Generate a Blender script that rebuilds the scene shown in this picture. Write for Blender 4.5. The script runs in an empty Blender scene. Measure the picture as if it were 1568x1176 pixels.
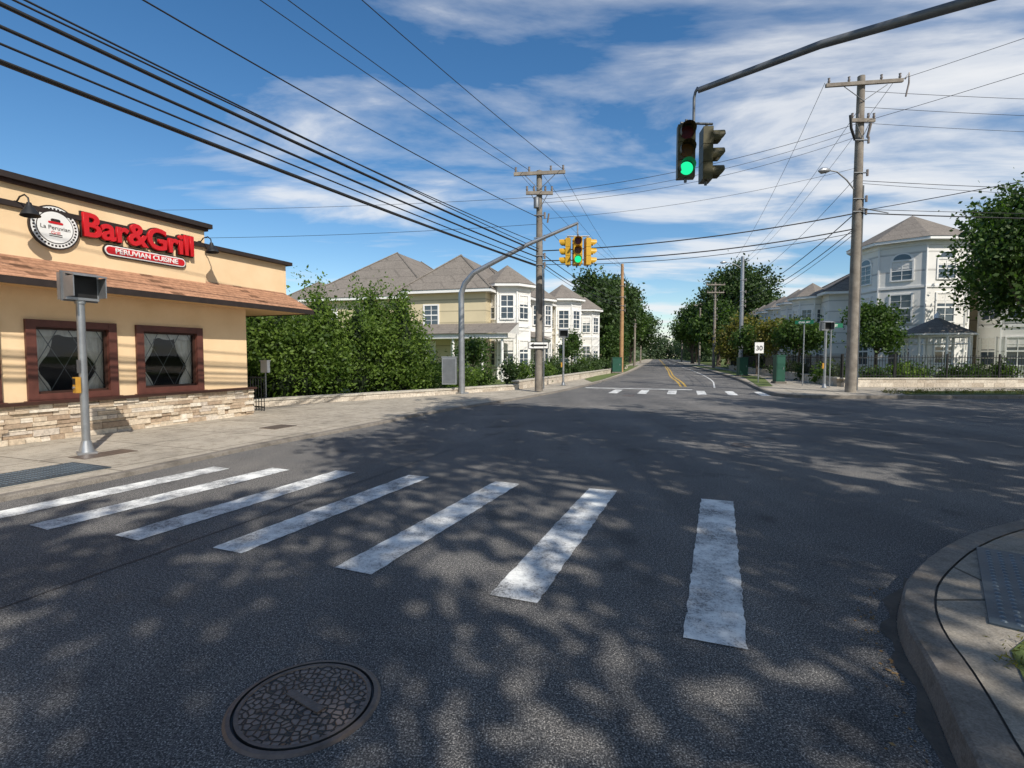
import bpy, math, random
import numpy as np
from mathutils import Vector, Matrix
random.seed(7)
R=random.random
def ru(a,b): return a+(b-a)*R()
scene=bpy.context.scene
# ------------------------------------------------------------------ materials
def newmat(name):
    m=bpy.data.materials.new(name); m.use_nodes=True
    nt=m.node_tree; nt.nodes.clear()
    out=nt.nodes.new('ShaderNodeOutputMaterial')
    return m,nt,out
def L(nt,a,b): nt.links.new(a,b)
def c4(c): return (c[0],c[1],c[2],1)
def noise(nt,vec,scale,detail=4,rough=.55):
    n=nt.nodes.new('ShaderNodeTexNoise'); n.inputs['Scale'].default_value=scale
    n.inputs['Detail'].default_value=detail; n.inputs['Roughness'].default_value=rough
    L(nt,vec,n.inputs['Vector']); return n.outputs['Fac']
def ramp(nt,fac,stops):
    r=nt.nodes.new('ShaderNodeValToRGB'); e=r.color_ramp.elements
    while len(e)<len(stops): e.new(.5)
    for i,(p,c) in enumerate(stops):
        e[i].position=p; e[i].color=c4(c) if len(c)==3 else c
    L(nt,fac,r.inputs[0]); return r.outputs[0]
def mix(nt,f,a,b,mode='MIX'):
    m=nt.nodes.new('ShaderNodeMix'); m.data_type='RGBA'; m.blend_type=mode
    for s,v in ((m.inputs[0],f),(m.inputs[6],a),(m.inputs[7],b)):
        if hasattr(v,'is_linked'): L(nt,v,s)
        elif isinstance(v,(int,float)): s.default_value=v
        else: s.default_value=c4(v)
    return m.outputs[2]
def math_(nt,op,a,b=None):
    m=nt.nodes.new('ShaderNodeMath'); m.operation=op
    for i,v in enumerate((a,b)):
        if v is None: continue
        if hasattr(v,'is_linked'): L(nt,v,m.inputs[i])
        else: m.inputs[i].default_value=v
    return m.outputs[0]
def bump(nt,h,strength=.3,dist=.02):
    b=nt.nodes.new('ShaderNodeBump'); b.inputs['Strength'].default_value=strength
    b.inputs['Distance'].default_value=dist; L(nt,h,b.inputs['Height']); return b.outputs[0]
def princ(nt,out,col,rough=.8,metal=0,nrm=None,spec=.4):
    p=nt.nodes.new('ShaderNodeBsdfPrincipled')
    if hasattr(col,'is_linked'): L(nt,col,p.inputs['Base Color'])
    else: p.inputs['Base Color'].default_value=c4(col)
    if hasattr(rough,'is_linked'): L(nt,rough,p.inputs['Roughness'])
    else: p.inputs['Roughness'].default_value=rough
    p.inputs['Metallic'].default_value=metal
    p.inputs['Specular IOR Level'].default_value=spec
    if nrm is not None: L(nt,nrm,p.inputs['Normal'])
    L(nt,p.outputs[0],out.inputs[0]); return p
def objc(nt): return nt.nodes.new('ShaderNodeTexCoord').outputs['Object']
def uvc(nt): return nt.nodes.new('ShaderNodeTexCoord').outputs['UV']

def M(name,c1,c2=None,scale=3,rough=.8,bs=0,bscale=60,metal=0,spec=.4):
    m,nt,out=newmat(name); c2=c2 or tuple(x*.75 for x in c1)
    v=objc(nt)
    f=noise(nt,v,scale,6,.65)
    col=ramp(nt,f,[(.3,c2),(.68,c1)])
    nr=bump(nt,noise(nt,v,bscale,3),bs,.01) if bs else None
    princ(nt,out,col,rough,metal,nr,spec); return m

def asphalt():
    m,nt,out=newmat('asphalt'); v=objc(nt)
    fine=noise(nt,v,120,2,.75)
    mid=noise(nt,v,45,3,.6)
    big=noise(nt,v,.35,6,.65)
    spk=ramp(nt,fine,[(.38,(.036,.036,.038)),(.50,(.105,.102,.10)),(.59,(.23,.22,.208)),(.70,(.62,.59,.54))])
    md=ramp(nt,mid,[(.35,(.62,.62,.62)),(.65,(1.3,1.3,1.28))])
    c=mix(nt,1.0,spk,md,'MULTIPLY')
    bg=ramp(nt,big,[(.3,(.70,.71,.74)),(.5,(1,1,1)),(.72,(1.4,1.35,1.28))])
    c=mix(nt,1.0,c,bg,'MULTIPLY')
    mp=nt.nodes.new('ShaderNodeMapping'); mp.inputs['Rotation'].default_value=(0,0,math.radians(20)); mp.inputs['Scale'].default_value=(1.0,.06,1); L(nt,v,mp.inputs[0])
    st=noise(nt,mp.outputs[0],.9,4,.6)
    c=mix(nt,1.0,c,ramp(nt,st,[(.35,(.84,.84,.84)),(.65,(1.16,1.15,1.13))]),'MULTIPLY')
    stn=noise(nt,v,1.7,3,.5)
    c=mix(nt,1.0,c,ramp(nt,stn,[(.28,(.62,.62,.63)),(.40,(1,1,1))]),'MULTIPLY')
    princ(nt,out,c,.82,0,bump(nt,fine,.6,.006),.3); return m
def concrete(name,c,ang=0,grid=1.5,dark=.55):
    m,nt,out=newmat(name); v=objc(nt)
    mp=nt.nodes.new('ShaderNodeMapping'); mp.inputs['Rotation'].default_value=(0,0,ang); L(nt,v,mp.inputs[0])
    f=noise(nt,v,1.1,6,.7); f2=noise(nt,v,90,2,.7); f3=noise(nt,v,7,5,.7)
    col=ramp(nt,f,[(.28,tuple(x*dark for x in c)),(.5,tuple(x*.88 for x in c)),(.75,c)])
    col=mix(nt,1.0,col,ramp(nt,f2,[(.3,(.68,.68,.68)),(.7,(1.2,1.2,1.2))]),'MULTIPLY')
    col=mix(nt,1.0,col,ramp(nt,f3,[(.3,(.62,.60,.57)),(.52,(1,1,1))]),'MULTIPLY')
    if grid:
        b=nt.nodes.new('ShaderNodeTexBrick'); b.offset=0; b.inputs['Scale'].default_value=1
        b.inputs['Brick Width'].default_value=grid; b.inputs['Row Height'].default_value=grid
        b.inputs['Mortar Size'].default_value=.012; b.inputs['Mortar Smooth'].default_value=.1
        b.inputs['Color1'].default_value=(1,1,1,1); b.inputs['Color2'].default_value=(.86,.86,.86,1); b.inputs['Mortar'].default_value=(.3,.29,.27,1)
        L(nt,mp.outputs[0],b.inputs['Vector'])
        col=mix(nt,1.0,col,b.outputs['Color'],'MULTIPLY')
    princ(nt,out,col,.88,0,bump(nt,f2,.4,.005)); return m
def siding(name,c):
    m,nt,out=newmat(name); v=uvc(nt)
    s=nt.nodes.new('ShaderNodeSeparateXYZ'); L(nt,v,s.inputs[0])
    fr=math_(nt,'FRACT',math_(nt,'DIVIDE',s.outputs[1],.13))
    ln=ramp(nt,fr,[(.0,(.45,.45,.45)),(.14,(1,1,1)),(1,(.95,.95,.95))])
    f=noise(nt,objc(nt),.8,4)
    col=mix(nt,1.0,ramp(nt,f,[(.3,tuple(x*.88 for x in c)),(.7,c)]),ln,'MULTIPLY')
    princ(nt,out,col,.6,0,bump(nt,fr,.5,.02)); return m
def shingle(name,c1,c2,w=.3,h=.14,mort=.4,bs=.5,big=(.82,1.14)):
    m,nt,out=newmat(name); v=uvc(nt)
    b=nt.nodes.new('ShaderNodeTexBrick'); b.inputs['Scale'].default_value=1
    b.inputs['Brick Width'].default_value=w; b.inputs['Row Height'].default_value=h
    b.inputs['Mortar Size'].default_value=.010; b.inputs['Mortar Smooth'].default_value=.3; b.inputs['Bias'].default_value=0
    b.inputs['Color1'].default_value=c4(c1); b.inputs['Color2'].default_value=c4(c2); b.inputs['Mortar'].default_value=c4(tuple(x*mort for x in c2))
    L(nt,v,b.inputs['Vector'])
    f=noise(nt,objc(nt),1.3,6,.7); f4=noise(nt,objc(nt),11,3,.7)
    col=mix(nt,1.0,b.outputs['Color'],ramp(nt,f,[(.3,(big[0],)*3),(.7,(big[1],)*3)]),'MULTIPLY')
    col=mix(nt,1.0,col,ramp(nt,f4,[(.35,(.8,.8,.8)),(.65,(1.2,1.2,1.2))]),'MULTIPLY')
    princ(nt,out,col,.9,0,bump(nt,b.outputs['Fac'],-bs,.01) if bs else None,.2); return m
def tinted(name,stops,rough=.85,bs=.5):
    m,nt,out=newmat(name); a=nt.nodes.new('ShaderNodeAttribute'); a.attribute_name='tint'
    v=objc(nt); f=noise(nt,v,14,6,.7)
    c=ramp(nt,a.outputs['Fac'],stops)
    c=mix(nt,1.0,c,ramp(nt,f,[(.3,(.65,.65,.65)),(.7,(1.2,1.2,1.2))]),'MULTIPLY')
    princ(nt,out,c,rough,0,bump(nt,f,bs,.03)); return m
def leafmat(name,dark,light,tr=.35):
    m,nt,out=newmat(name); a=nt.nodes.new('ShaderNodeAttribute'); a.attribute_name='tint'
    c=ramp(nt,a.outputs['Fac'],[(0,dark),(.6,tuple((x+y)/2 for x,y in zip(dark,light))),(1,light)])
    d=nt.nodes.new('ShaderNodeBsdfPrincipled'); d.inputs['Roughness'].default_value=.55; d.inputs['Specular IOR Level'].default_value=.3; L(nt,c,d.inputs['Base Color'])
    t=nt.nodes.new('ShaderNodeBsdfTranslucent'); 
    c2=mix(nt,1.0,c,(1.2,1.5,.5),'MULTIPLY'); L(nt,c2,t.inputs[0])
    x=nt.nodes.new('ShaderNodeMixShader'); x.inputs[0].default_value=tr
    L(nt,d.outputs[0],x.inputs[1]); L(nt,t.outputs[0],x.inputs[2]); L(nt,x.outputs[0],out.inputs[0]); return m
def glasspane(name):
    m,nt,out=newmat(name)
    g=nt.nodes.new('ShaderNodeBsdfGlossy'); g.inputs['Roughness'].default_value=.02; g.inputs[0].default_value=(.9,.95,1,1)
    t=nt.nodes.new('ShaderNodeBsdfTransparent'); t.inputs[0].default_value=(.93,.95,.95,1)
    f=nt.nodes.new('ShaderNodeFresnel'); f.inputs[0].default_value=1.45
    x=nt.nodes.new('ShaderNodeMixShader'); L(nt,f.outputs[0],x.inputs[0]); L(nt,t.outputs[0],x.inputs[1]); L(nt,g.outputs[0],x.inputs[2]); L(nt,x.outputs[0],out.inputs[0]); return m
def emis(name,c,s):
    m,nt,out=newmat(name); e=nt.nodes.new('ShaderNodeEmission'); e.inputs[0].default_value=c4(c); e.inputs[1].default_value=s
    L(nt,e.outputs[0],out.inputs[0]); return m
def paint(name,c):
    m,nt,out=newmat(name); v=objc(nt)
    f=noise(nt,v,75,4,.8); g=noise(nt,v,2.6,6,.75)
    s=math_(nt,'ADD',math_(nt,'MULTIPLY',f,.62),math_(nt,'MULTIPLY',g,.5))
    k=ramp(nt,s,[(.46,(1,1,1)),(.56,(0,0,0))])
    col=mix(nt,math_(nt,'MULTIPLY',k,.85),c,(.13,.13,.13))
    col=mix(nt,1.0,col,ramp(nt,g,[(.32,(.55,.55,.56)),(.5,(.82,.82,.82)),(.62,(1.08,1.08,1.06))]),'MULTIPLY')
    princ(nt,out,col,.75,0,bump(nt,noise(nt,v,120,2,.75),.5,.006)); return m
def iron():
    m,nt,out=newmat('cast_iron'); v=objc(nt)
    vo=nt.nodes.new('ShaderNodeTexVoronoi'); vo.feature='DISTANCE_TO_EDGE'; vo.inputs['Scale'].default_value=31; vo.inputs['Randomness'].default_value=.75; L(nt,v,vo.inputs['Vector'])
    r=ramp(nt,vo.outputs['Distance'],[(.05,(0,0,0)),(.16,(1,1,1))])
    f=noise(nt,v,9,5,.7)
    a=ramp(nt,f,[(.3,(.13,.10,.085)),(.55,(.24,.18,.145)),(.75,(.33,.25,.195))])
    col=mix(nt,r,(.024,.021,.019),a)
    princ(nt,out,col,.42,.25,bump(nt,r,1.0,.02),.6); return m

ASPH=asphalt()
SIDE=concrete('sidewalk_concrete',(.52,.46,.37),math.radians(21),1.5,.58)
SIDE2=concrete('sidewalk_concrete_b',(.37,.33,.27),0,1.5,.6)
CURB=concrete('curb_concrete',(.25,.22,.185),0,0,.5)
WALLC=concrete('capstone',(.60,.55,.46),0,0,.7)
GRASS=M('grass',(.15,.18,.05),(.06,.095,.022),1.8,.95,.8,50)
PAINT=paint('road_paint_white',(.80,.80,.77)); YEL=paint('road_paint_yellow',(.70,.43,.05))
IRON=iron()
STEEL=M('galvanised_steel',(.42,.43,.44),(.30,.31,.32),4,.42,0,60,.75)
STEELD=M('mast_arm_steel',(.20,.21,.22),(.14,.15,.16),4,.5,0,60,.5)
PLATE=M('tactile_plate_steel',(.075,.10,.12),(.045,.06,.075),5,.5,.2,60,.3)
PLATEH=M('tactile_dome_steel',(.16,.20,.23),(.11,.14,.16),5,.45,.2,60,.3)
WOOD=M('pole_wood',(.30,.265,.22),(.16,.135,.11),3,.9,.6,40)
WOODN=M('pole_wood_new',(.45,.27,.13),(.32,.18,.085),3,.9,.4,40)
BLACK=M('black_metal',(.012,.012,.012),(.02,.02,.02),4,.5)
RUB=M('wire_insulation',(.018,.018,.02),(.012,.012,.012),4,.6)
STUC=M('peach_stucco',(.87,.645,.40),(.79,.57,.335),1.6,.92,.25,120)
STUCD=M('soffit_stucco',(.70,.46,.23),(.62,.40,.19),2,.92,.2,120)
TRIM=M('dark_brown_trim',(.055,.022,.014),(.035,.015,.01),6,.55)
WFRAME=M('window_frame_brown',(.13,.045,.033),(.08,.028,.02),5,.5)
COPE=M('coping_black',(.020,.014,.012),(.035,.024,.02),6,.6)
STONE=tinted('ledge_stone',[(0,(.40,.29,.20)),(.3,(.58,.46,.33)),(.6,(.72,.61,.47)),(.85,(.80,.72,.60)),(1,(.47,.38,.31))])
GROUT=M('mortar',(.22,.17,.13),(.14,.11,.09),9,.95)
AWN=shingle('awning_shingles',(.40,.215,.13),(.345,.18,.105),.3,.13,.5,.4)
ROOFG=shingle('roof_shingles_grey',(.205,.18,.155),(.195,.172,.148),.35,.2,.8,0,(.9,1.08))
YSID=siding('cream_siding',(.68,.58,.38)); WSID=siding('white_siding',(.85,.83,.78)); BSID=siding('beige_siding',(.66,.57,.41))
WHITE=M('white_trim',(.84,.83,.80),(.76,.75,.72),3,.5)
GLS=M('house_window_glass',(.07,.095,.12),(.035,.05,.065),.9,.08,0,60,0,.9)
CURT=M('curtain',(.82,.80,.75),(.7,.67,.62),8,.9)
PANE=glasspane('bar_window_glass')
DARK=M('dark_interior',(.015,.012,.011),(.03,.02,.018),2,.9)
RED=M('sign_red',(.60,.012,.018),(.52,.01,.014),3,.35)
SYEL=M('signal_yellow',(.62,.36,.02),(.5,.28,.02),4,.45)
SOLV=M('signal_olive',(.10,.085,.03),(.05,.045,.02),4,.5)
BTN=M('button_yellow',(.55,.29,.03),(.42,.21,.03),6,.55)
GRNM=M('cabinet_green',(.02,.09,.06),(.015,.07,.045),4,.5)
SGN=M('sign_green',(.01,.16,.08),(.01,.13,.07),4,.4)
LGREEN=emis('lit_green_lens',(.02,.95,.38),1.1)
LRED=M('unlit_red_lens',(.10,.008,.008),(.07,.006,.006),4,.25); LAMB=M('unlit_amber_lens',(.13,.06,.008),(.10,.05,.006),4,.25); LGR0=M('unlit_green_lens',(.01,.07,.05),(.01,.05,.04),4,.25)
BARK=M('bark',(.13,.10,.075),(.06,.045,.035),6,.95,.8,30)
HEDGE=leafmat('hedge_leaves',(.022,.055,.010),(.19,.28,.045))
LEAF=leafmat('tree_leaves',(.018,.043,.012),(.11,.18,.036))
LEAFD=leafmat('tree_leaves_dark',(.012,.030,.010),(.080,.13,.032),.25)
LEAFH=leafmat('tree_leaves_far_haze',(.035,.06,.035),(.11,.155,.07),.25)  # lightened leaf colour, distance haze painted in
LEAFY=leafmat('tree_leaves_yellowing',(.05,.06,.014),(.26,.22,.045))
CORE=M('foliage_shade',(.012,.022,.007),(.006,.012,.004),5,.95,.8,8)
DRY=tinted('dry_leaves',[(0,(.16,.09,.04)),(1,(.35,.24,.10))],.9,.1)
CERAM=M('insulator',(.25,.22,.2),(.18,.15,.13),4,.3)
IRONP=M('iron_rim',(.20,.15,.12),(.10,.078,.064),14,.45,.3,60,.3)
TAR=M('tar_seal',(.030,.030,.032),(.045,.045,.046),9,.6)

# ------------------------------------------------------------------ builder
def group(name,loc=(0,0,0)):
    e=bpy.data.objects.new(name,None); e.location=loc; e.empty_display_size=.3
    scene.collection.objects.link(e); return e
def attach(o,parent):
    if parent is not None:
        o.parent=parent; o.matrix_parent_inverse=Matrix.Translation(-Vector(parent.location))
class Fr:
    def __init__(s,o,ang):   # ang: azimuth of t axis measured clockwise from +Y ; outward = right of it
        s.o=Vector((o[0],o[1],0)); a=math.radians(ang)
        s.d=Vector((math.sin(a),math.cos(a),0)); s.n=Vector((math.cos(a),-math.sin(a),0))
    def p(s,t,o,z): return s.o+s.d*t+s.n*o+Vector((0,0,z))
class B:
    def __init__(s): s.v=[];s.f=[];s.mi=[];s.sm=[];s.ti=[];s.mats=[];s.tint=.5
    def m(s,mat):
        if mat not in s.mats: s.mats.append(mat)
        return s.mats.index(mat)
    def add(s,vs,fs,mat,smooth=False):
        b=len(s.v); s.v+= [tuple(x) for x in vs]; k=s.m(mat)
        for f in fs: s.f.append([b+i for i in f]); s.mi.append(k); s.sm.append(smooth); s.ti.append(s.tint)
    def face(s,pts,mat): s.add(pts,[list(range(len(pts)))],mat)
    def box8(s,P,mat): s.add(P,[[0,3,2,1],[4,5,6,7],[0,1,5,4],[1,2,6,5],[2,3,7,6],[3,0,4,7]],mat)
    def bx(s,fr,t0,t1,o0,o1,z0,z1,mat):
        P=[fr.p(t0,o1,z0),fr.p(t1,o1,z0),fr.p(t1,o0,z0),fr.p(t0,o0,z0),fr.p(t0,o1,z1),fr.p(t1,o1,z1),fr.p(t1,o0,z1),fr.p(t0,o0,z1)]
        s.box8(P,mat)
    def prism(s,poly,z0,z1,mat,side=None,bottom=True):
        n=len(poly); s.face([(x,y,z1) for x,y in poly],mat)
        for i in range(n):
            a=poly[i]; b=poly[(i+1)%n]
            s.face([(a[0],a[1],z0),(b[0],b[1],z0),(b[0],b[1],z1),(a[0],a[1],z1)],side or mat)
    def tube(s,pts,rad,mat,n=8,cap=True,smooth=True):
        pts=[Vector(p) for p in pts]
        if not isinstance(rad,(list,tuple)): rad=[rad]*len(pts)
        vs=[];prev=None
        for i,p in enumerate(pts):
            t=(pts[min(i+1,len(pts)-1)]-pts[max(i-1,0)]).normalized()
            if prev is None:
                ref=Vector((0,0,1)) if abs(t.z)<.9 else Vector((1,0,0)); u=t.cross(ref).normalized()
            else: u=(prev-t*prev.dot(t)).normalized()
            prev=u; w=t.cross(u)
            for k in range(n):
                a=2*math.pi*k/n; vs.append(p+(u*math.cos(a)+w*math.sin(a))*rad[i])
        fs=[]
        for i in range(len(pts)-1):
            for k in range(n): fs.append([i*n+k,i*n+(k+1)%n,(i+1)*n+(k+1)%n,(i+1)*n+k])
        s.add(vs,fs,mat,smooth)
        if cap:
            s.add(vs[:n],[list(range(n))[::-1]],mat); s.add(vs[-n:],[list(range(n))],mat)
    def obj(s,name,parent=None):
        me=bpy.data.meshes.new(name); me.from_pydata(s.v,[],s.f)
        for m in s.mats: me.materials.append(m)
        me.polygons.foreach_set('material_index',s.mi); me.polygons.foreach_set('use_smooth',s.sm)
        uv=me.uv_layers.new(name='UVMap'); at=me.color_attributes.new('tint','FLOAT_COLOR','CORNER')
        V=me.vertices; Z=Vector((0,0,1)); U=[0.0]*(2*len(me.loops)); T=[1.0]*(4*len(me.loops))
        for pl in me.polygons:
            n=pl.normal
            u=Vector((1,0,0)) if abs(n.z)>.999 else Z.cross(n).normalized()
            w=n.cross(u); t=s.ti[pl.index]
            for li in pl.loop_indices:
                p=V[me.loops[li].vertex_index].co
                U[2*li]=p.dot(u);U[2*li+1]=p.dot(w); T[4*li]=T[4*li+1]=T[4*li+2]=t
        uv.data.foreach_set('uv',U); at.data.foreach_set('color',T)
        me.update(); o=bpy.data.objects.new(name,me); scene.collection.objects.link(o); attach(o,parent); return o

rng=np.random.default_rng(11)
def leaves(name,blobs,nsub,per,size,mat,parent=None,sub=.45,shell=.45,asp=.6,up=.3,sunbias=True):
    """blobs: (cx,cy,cz,rx,ry,rz)"""
    b=np.array(blobs,float); w=b[:,3]*b[:,4]*b[:,5]; w/=w.sum()
    idx=rng.choice(len(b),nsub,p=w); d=rng.normal(size=(nsub,3)); d/=np.linalg.norm(d,axis=1)[:,None]
    r=rng.random(nsub)**shell
    c=b[idx,:3]+d*r[:,None]*b[idx,3:6]
    ct=rng.random(nsub)
    n=nsub*per; C=np.repeat(c,per,0)+rng.normal(size=(n,3))*sub*.5
    a=rng.normal(size=(n,3)); a/=np.linalg.norm(a,axis=1)[:,None]
    q=rng.normal(size=(n,3)); q[:,2]*= .6
    q=np.cross(a,q+1e-6); q/=np.linalg.norm(q,axis=1)[:,None]
    s=size*(.6+.8*rng.random(n))[:,None]
    V=np.empty((n,4,3)); V[:,0]=C-a*s*.5; V[:,1]=C+q*s*asp*.5; V[:,2]=C+a*s*.5; V[:,3]=C-q*s*asp*.5
    t=np.clip(.55*np.repeat(ct,per)+.45*rng.random(n),0,1)
    me=bpy.data.meshes.new(name); me.vertices.add(n*4); me.vertices.foreach_set('co',V.ravel())
    me.loops.add(n*4); me.loops.foreach_set('vertex_index',np.arange(n*4,dtype=np.int32))
    me.polygons.add(n); me.polygons.foreach_set('loop_start',np.arange(0,n*4,4,dtype=np.int32)); 
    try: me.polygons.foreach_set('loop_total',np.full(n,4,dtype=np.int32))
    except Exception: pass
    at=me.attributes.new('tint','FLOAT','POINT'); at.data.foreach_set('value',np.repeat(t,4).astype(np.float32))
    me.materials.append(mat); me.update(calc_edges=True); me.validate()
    o=bpy.data.objects.new(name,me); scene.collection.objects.link(o); attach(o,parent); return o
def tree(name,x,y,h,cr,z0,nsub,per,leaf,mat,tr=.2,nb=9,sub=.9,shell=.5,zb=.1):
    g=group(name,(x,y,zb)); b=B(); cz=(h+z0)/2; hz=(h-z0)/2
    blobs=[]
    for i in range(nb):
        a=2*math.pi*(i/nb)+ru(-.4,.4); k=ru(.35,.68); zz=ru(-.62,.62)
        rr=cr*ru(.30,.5)*(1-.25*abs(zz)); kk=k*(1-.45*max(zz,0))
        blobs.append((x+math.cos(a)*cr*kk,y+math.sin(a)*cr*kk,cz+zz*hz,rr,rr,rr*.85))
    blobs.append((x,y,cz+hz*.55,cr*.42,cr*.42,hz*.42)); blobs.append((x,y,cz,cr*.5,cr*.5,hz*.6))
    lean=ru(-.2,.2); top=Vector((x+lean,y,z0+(h-z0)*.55))
    b.tube([(x,y,zb-.05),(x+.02,y,zb+.25),(x+lean*.4,y,z0*.6),(x+lean*.7,y,z0+hz*.2),top],[tr*1.35,tr*1.05,tr*.9,tr*.65,tr*.2],BARK,9)
    for bl in blobs:
        s=Vector((x+lean*.6,y,ru(z0*.75,z0+hz*.5))); e=Vector(bl[:3]); mdl=(s+e)/2+Vector((ru(-.2,.2),ru(-.2,.2),-.15*hz*R()))
        b.tube([s,mdl,e],[tr*.42,tr*.28,tr*.08],BARK,6)
    b.obj('trunk',g); leaves('crown',blobs,nsub,per,leaf,mat,g,sub,shell); return g
def shrub(name,x,y,r,h,mat,n=60,per=22,leaf=.12,z=.1):
    g=group(name,(x,y,z)); bl=[(x+ru(-.4,.4)*r,y+ru(-.4,.4)*r,z+h*ru(.35,.6),r*.7,r*.7,h*.45) for _ in range(4)]
    b=B()
    for k in bl: b.tube([(x,y,z-.02),k[:3]],[.03,.012],BARK,5)
    b.obj('stems',g); leaves('foliage',bl,n,per,leaf,mat,g,.28,.5); return g

# ------------------------------------------------------------------ ground
def offset(pts,d):
    out=[]
    for i in range(len(pts)):
        a=Vector(pts[max(i-1,0)]); c=Vector(pts[min(i+1,len(pts)-1)]); t=(c-a).normalized()
        n=Vector((-t.y,t.x)); p=Vector(pts[i])+n*d; out.append((p.x,p.y))
    return out
def smoothline(pts,k=2):
    for _ in range(k):
        q=[pts[0]]
        for i in range(len(pts)-1):
            a,b=pts[i],pts[i+1]
            q.append((a[0]*.75+b[0]*.25,a[1]*.75+b[1]*.25)); q.append((a[0]*.25+b[0]*.75,a[1]*.25+b[1]*.75))
        q.append(pts[-1]); pts=q
    return pts
b=B(); b.face([(-1500,-1500,-.02),(1500,-1500,-.02),(1500,1500,-.02),(-1500,1500,-.02)],GRASS); b.obj('ground')
b=B(); b.face([(-80,-80,0),(140,-80,0),(140,250,0),(-80,250,0)],ASPH); b.obj('asphalt_road')
def curb(name,pts,side,w,h,blockrest,top):
    """pts base line, side=+1 block lies to the left"""
    pin=offset(pts,side*w); pt=offset(pts,side*.02); t2=offset(pts,side*.035); c=B()
    for i in range(len(pts)-1):
        a,b_=pts[i],pts[i+1]; ta,tb=pt[i],pt[i+1]; ia,ib=pin[i],pin[i+1]
        c.face([(a[0],a[1],-.01),(b_[0],b_[1],-.01),(tb[0],tb[1],h-.015),(ta[0],ta[1],h-.015)],CURB)
        t2a=t2[i]; t2b=t2[i+1]
        c.face([(ta[0],ta[1],h-.015),(tb[0],tb[1],h-.015),(t2b[0],t2b[1],h),(t2a[0],t2a[1],h)],CURB)
        c.face([(t2a[0],t2a[1],h),(t2b[0],t2b[1],h),(ib[0],ib[1],h),(ia[0],ia[1],h)],CURB)
    c.obj(name+'_curb')
    s=B(); pm=offset(pts,side*(w+.012)); pb=offset(pts,side*(w-.05))
    s.face([(p[0],p[1],h-.02) for p in pb+blockrest],CURB)
    s.face([(p[0],p[1],h-.002) for p in pm+blockrest],top); s.obj(name)
leftc=[(-23.2,-41.2),(-5.6,5.2),(-5.0,6.5),(-4.65,7.73),(-4.15,9.18),(-3.49,10.6),(-2.9,12.1),(-2.45,13.4),(-1.7,15.0),(.37,18.8),(2.53,23.5),(6.0,32.8),(12.0,52),(20.9,83),(36.5,138),(66,245)]
curb('sidewalk',smoothline(leftc,2),1,.15,.06,[(-75,245),(-75,-41)],SIDE)
nearc=[(-14.2,-34.4),(1.0,.35),(1.60,1.74),(1.92,2.33),(2.08,2.72),(2.30,3.06),(2.66,3.45),(3.55,4.12),(4.52,4.58),(6.5,5.3),(11,6.5),(130,30)]
curb('sidewalk',smoothline(nearc,2),-1,.17,.13,[(130,-75),(-14,-75)],SIDE2)
farc=[(130,18.6),(13,19.0),(11.2,19.1),(10.2,19.8),(10.4,21.5),(14.6,33.7),(20.3,54.2),(27.6,83),(42.5,138),(72,245)]
curb('sidewalk',smoothline(farc,2),-1,.15,.12,[(135,245),(135,18.6)],SIDE)
# gardens and verges
b=B()
b.face([(p[0],p[1],.085) for p in [(-7.9,15.6),(-2.9,20.4),(.1,23.8),(3.7,32.8),(8.6,46),(17.4,80),(33,138),(62,243),(-74,243),(-74,30)]],GRASS)
b.face([(p[0],p[1],.075) for p in [(4.6,30),(5.7,33),(11.2,51),(20,82.5),(18.6,82.5),(10,51),(4.7,34)]],GRASS)
b.obj('lawn')
b=B()
b.face([(p[0],p[1],.135) for p in [(15.6,24.6),(60,24.2),(130,24.2),(130,243),(77,243),(47,138),(31,83),(24,58)]],GRASS)
b.face([(p[0],p[1],.135) for p in [(14.6,19.35),(40,19.2),(40,21.2),(18,21.3),(15.7,21.1)]],GRASS)
b.face([(p[0],p[1],.135) for p in [(11.6,24.5),(15.4,34.5),(20.9,54.4),(28,83),(29,83),(22,54),(16.4,34),(12.4,24.8)]],GRASS)
b.obj('lawn')
leaves('grass_tufts',[(14.8+i*.85,20.2,.15,.6,.8,.04) for i in range(14)],240,22,.09,LEAFY,None,.12,.5,.2)
b=B(); b.face([(p[0],p[1],.136) for p in [(2.25,2.22),(2.42,2.46),(2.62,2.58),(4,2.0),(9,1),(9,-4),(3,-4),(1.8,.9)]],GRASS) ; b.obj('grass_verge')
# ---- markings
def stripe(b,p0,p1,w,mat,z=.006,jit=.007,n=48):
    a=Vector(p0);c=Vector(p1);t=(c-a).normalized();q=Vector((-t.y,t.x))*w/2
    lf=[];rt=[]
    for i in range(n+1):
        p=a+(c-a)*i/n
        lf.append(p+q+Vector((ru(-jit,jit),ru(-jit,jit)))); rt.append(p-q+Vector((ru(-jit,jit),ru(-jit,jit))))
    for i in range(n): b.face([(lf[i].x,lf[i].y,z),(rt[i].x,rt[i].y,z),(rt[i+1].x,rt[i+1].y,z),(lf[i+1].x,lf[i+1].y,z)],mat)
b=B()
for p0,p1 in [((1.10,2.757),(2.217,5.573)),((.004,3.268),(1.058,6.014)),((-1.153,3.704),(-.056,6.36)),((-2.288,4.111),(-1.204,6.71)),((-3.309,4.40),(-2.238,6.98)),((-4.305,4.67),(-3.19,7.14)),((-5.15,4.75),(-4.05,7.22))]:
    stripe(b,p0,p1,.325,PAINT)
b.obj('crosswalk_marking')
b=B()
for i in range(6):
    x=4.2+i*1.15; y=22.9-i*.28
    stripe(b,(x,y-1.1),(x+.75,y+1.2),.36,PAINT,n=4)
b.obj('crosswalk_marking')
b=B()
ctr=smoothline([(8.7,26.5),(10.0,31),(12.2,40),(16.3,54),(24.3,83),(39.5,138),(69,245)],2)
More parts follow.
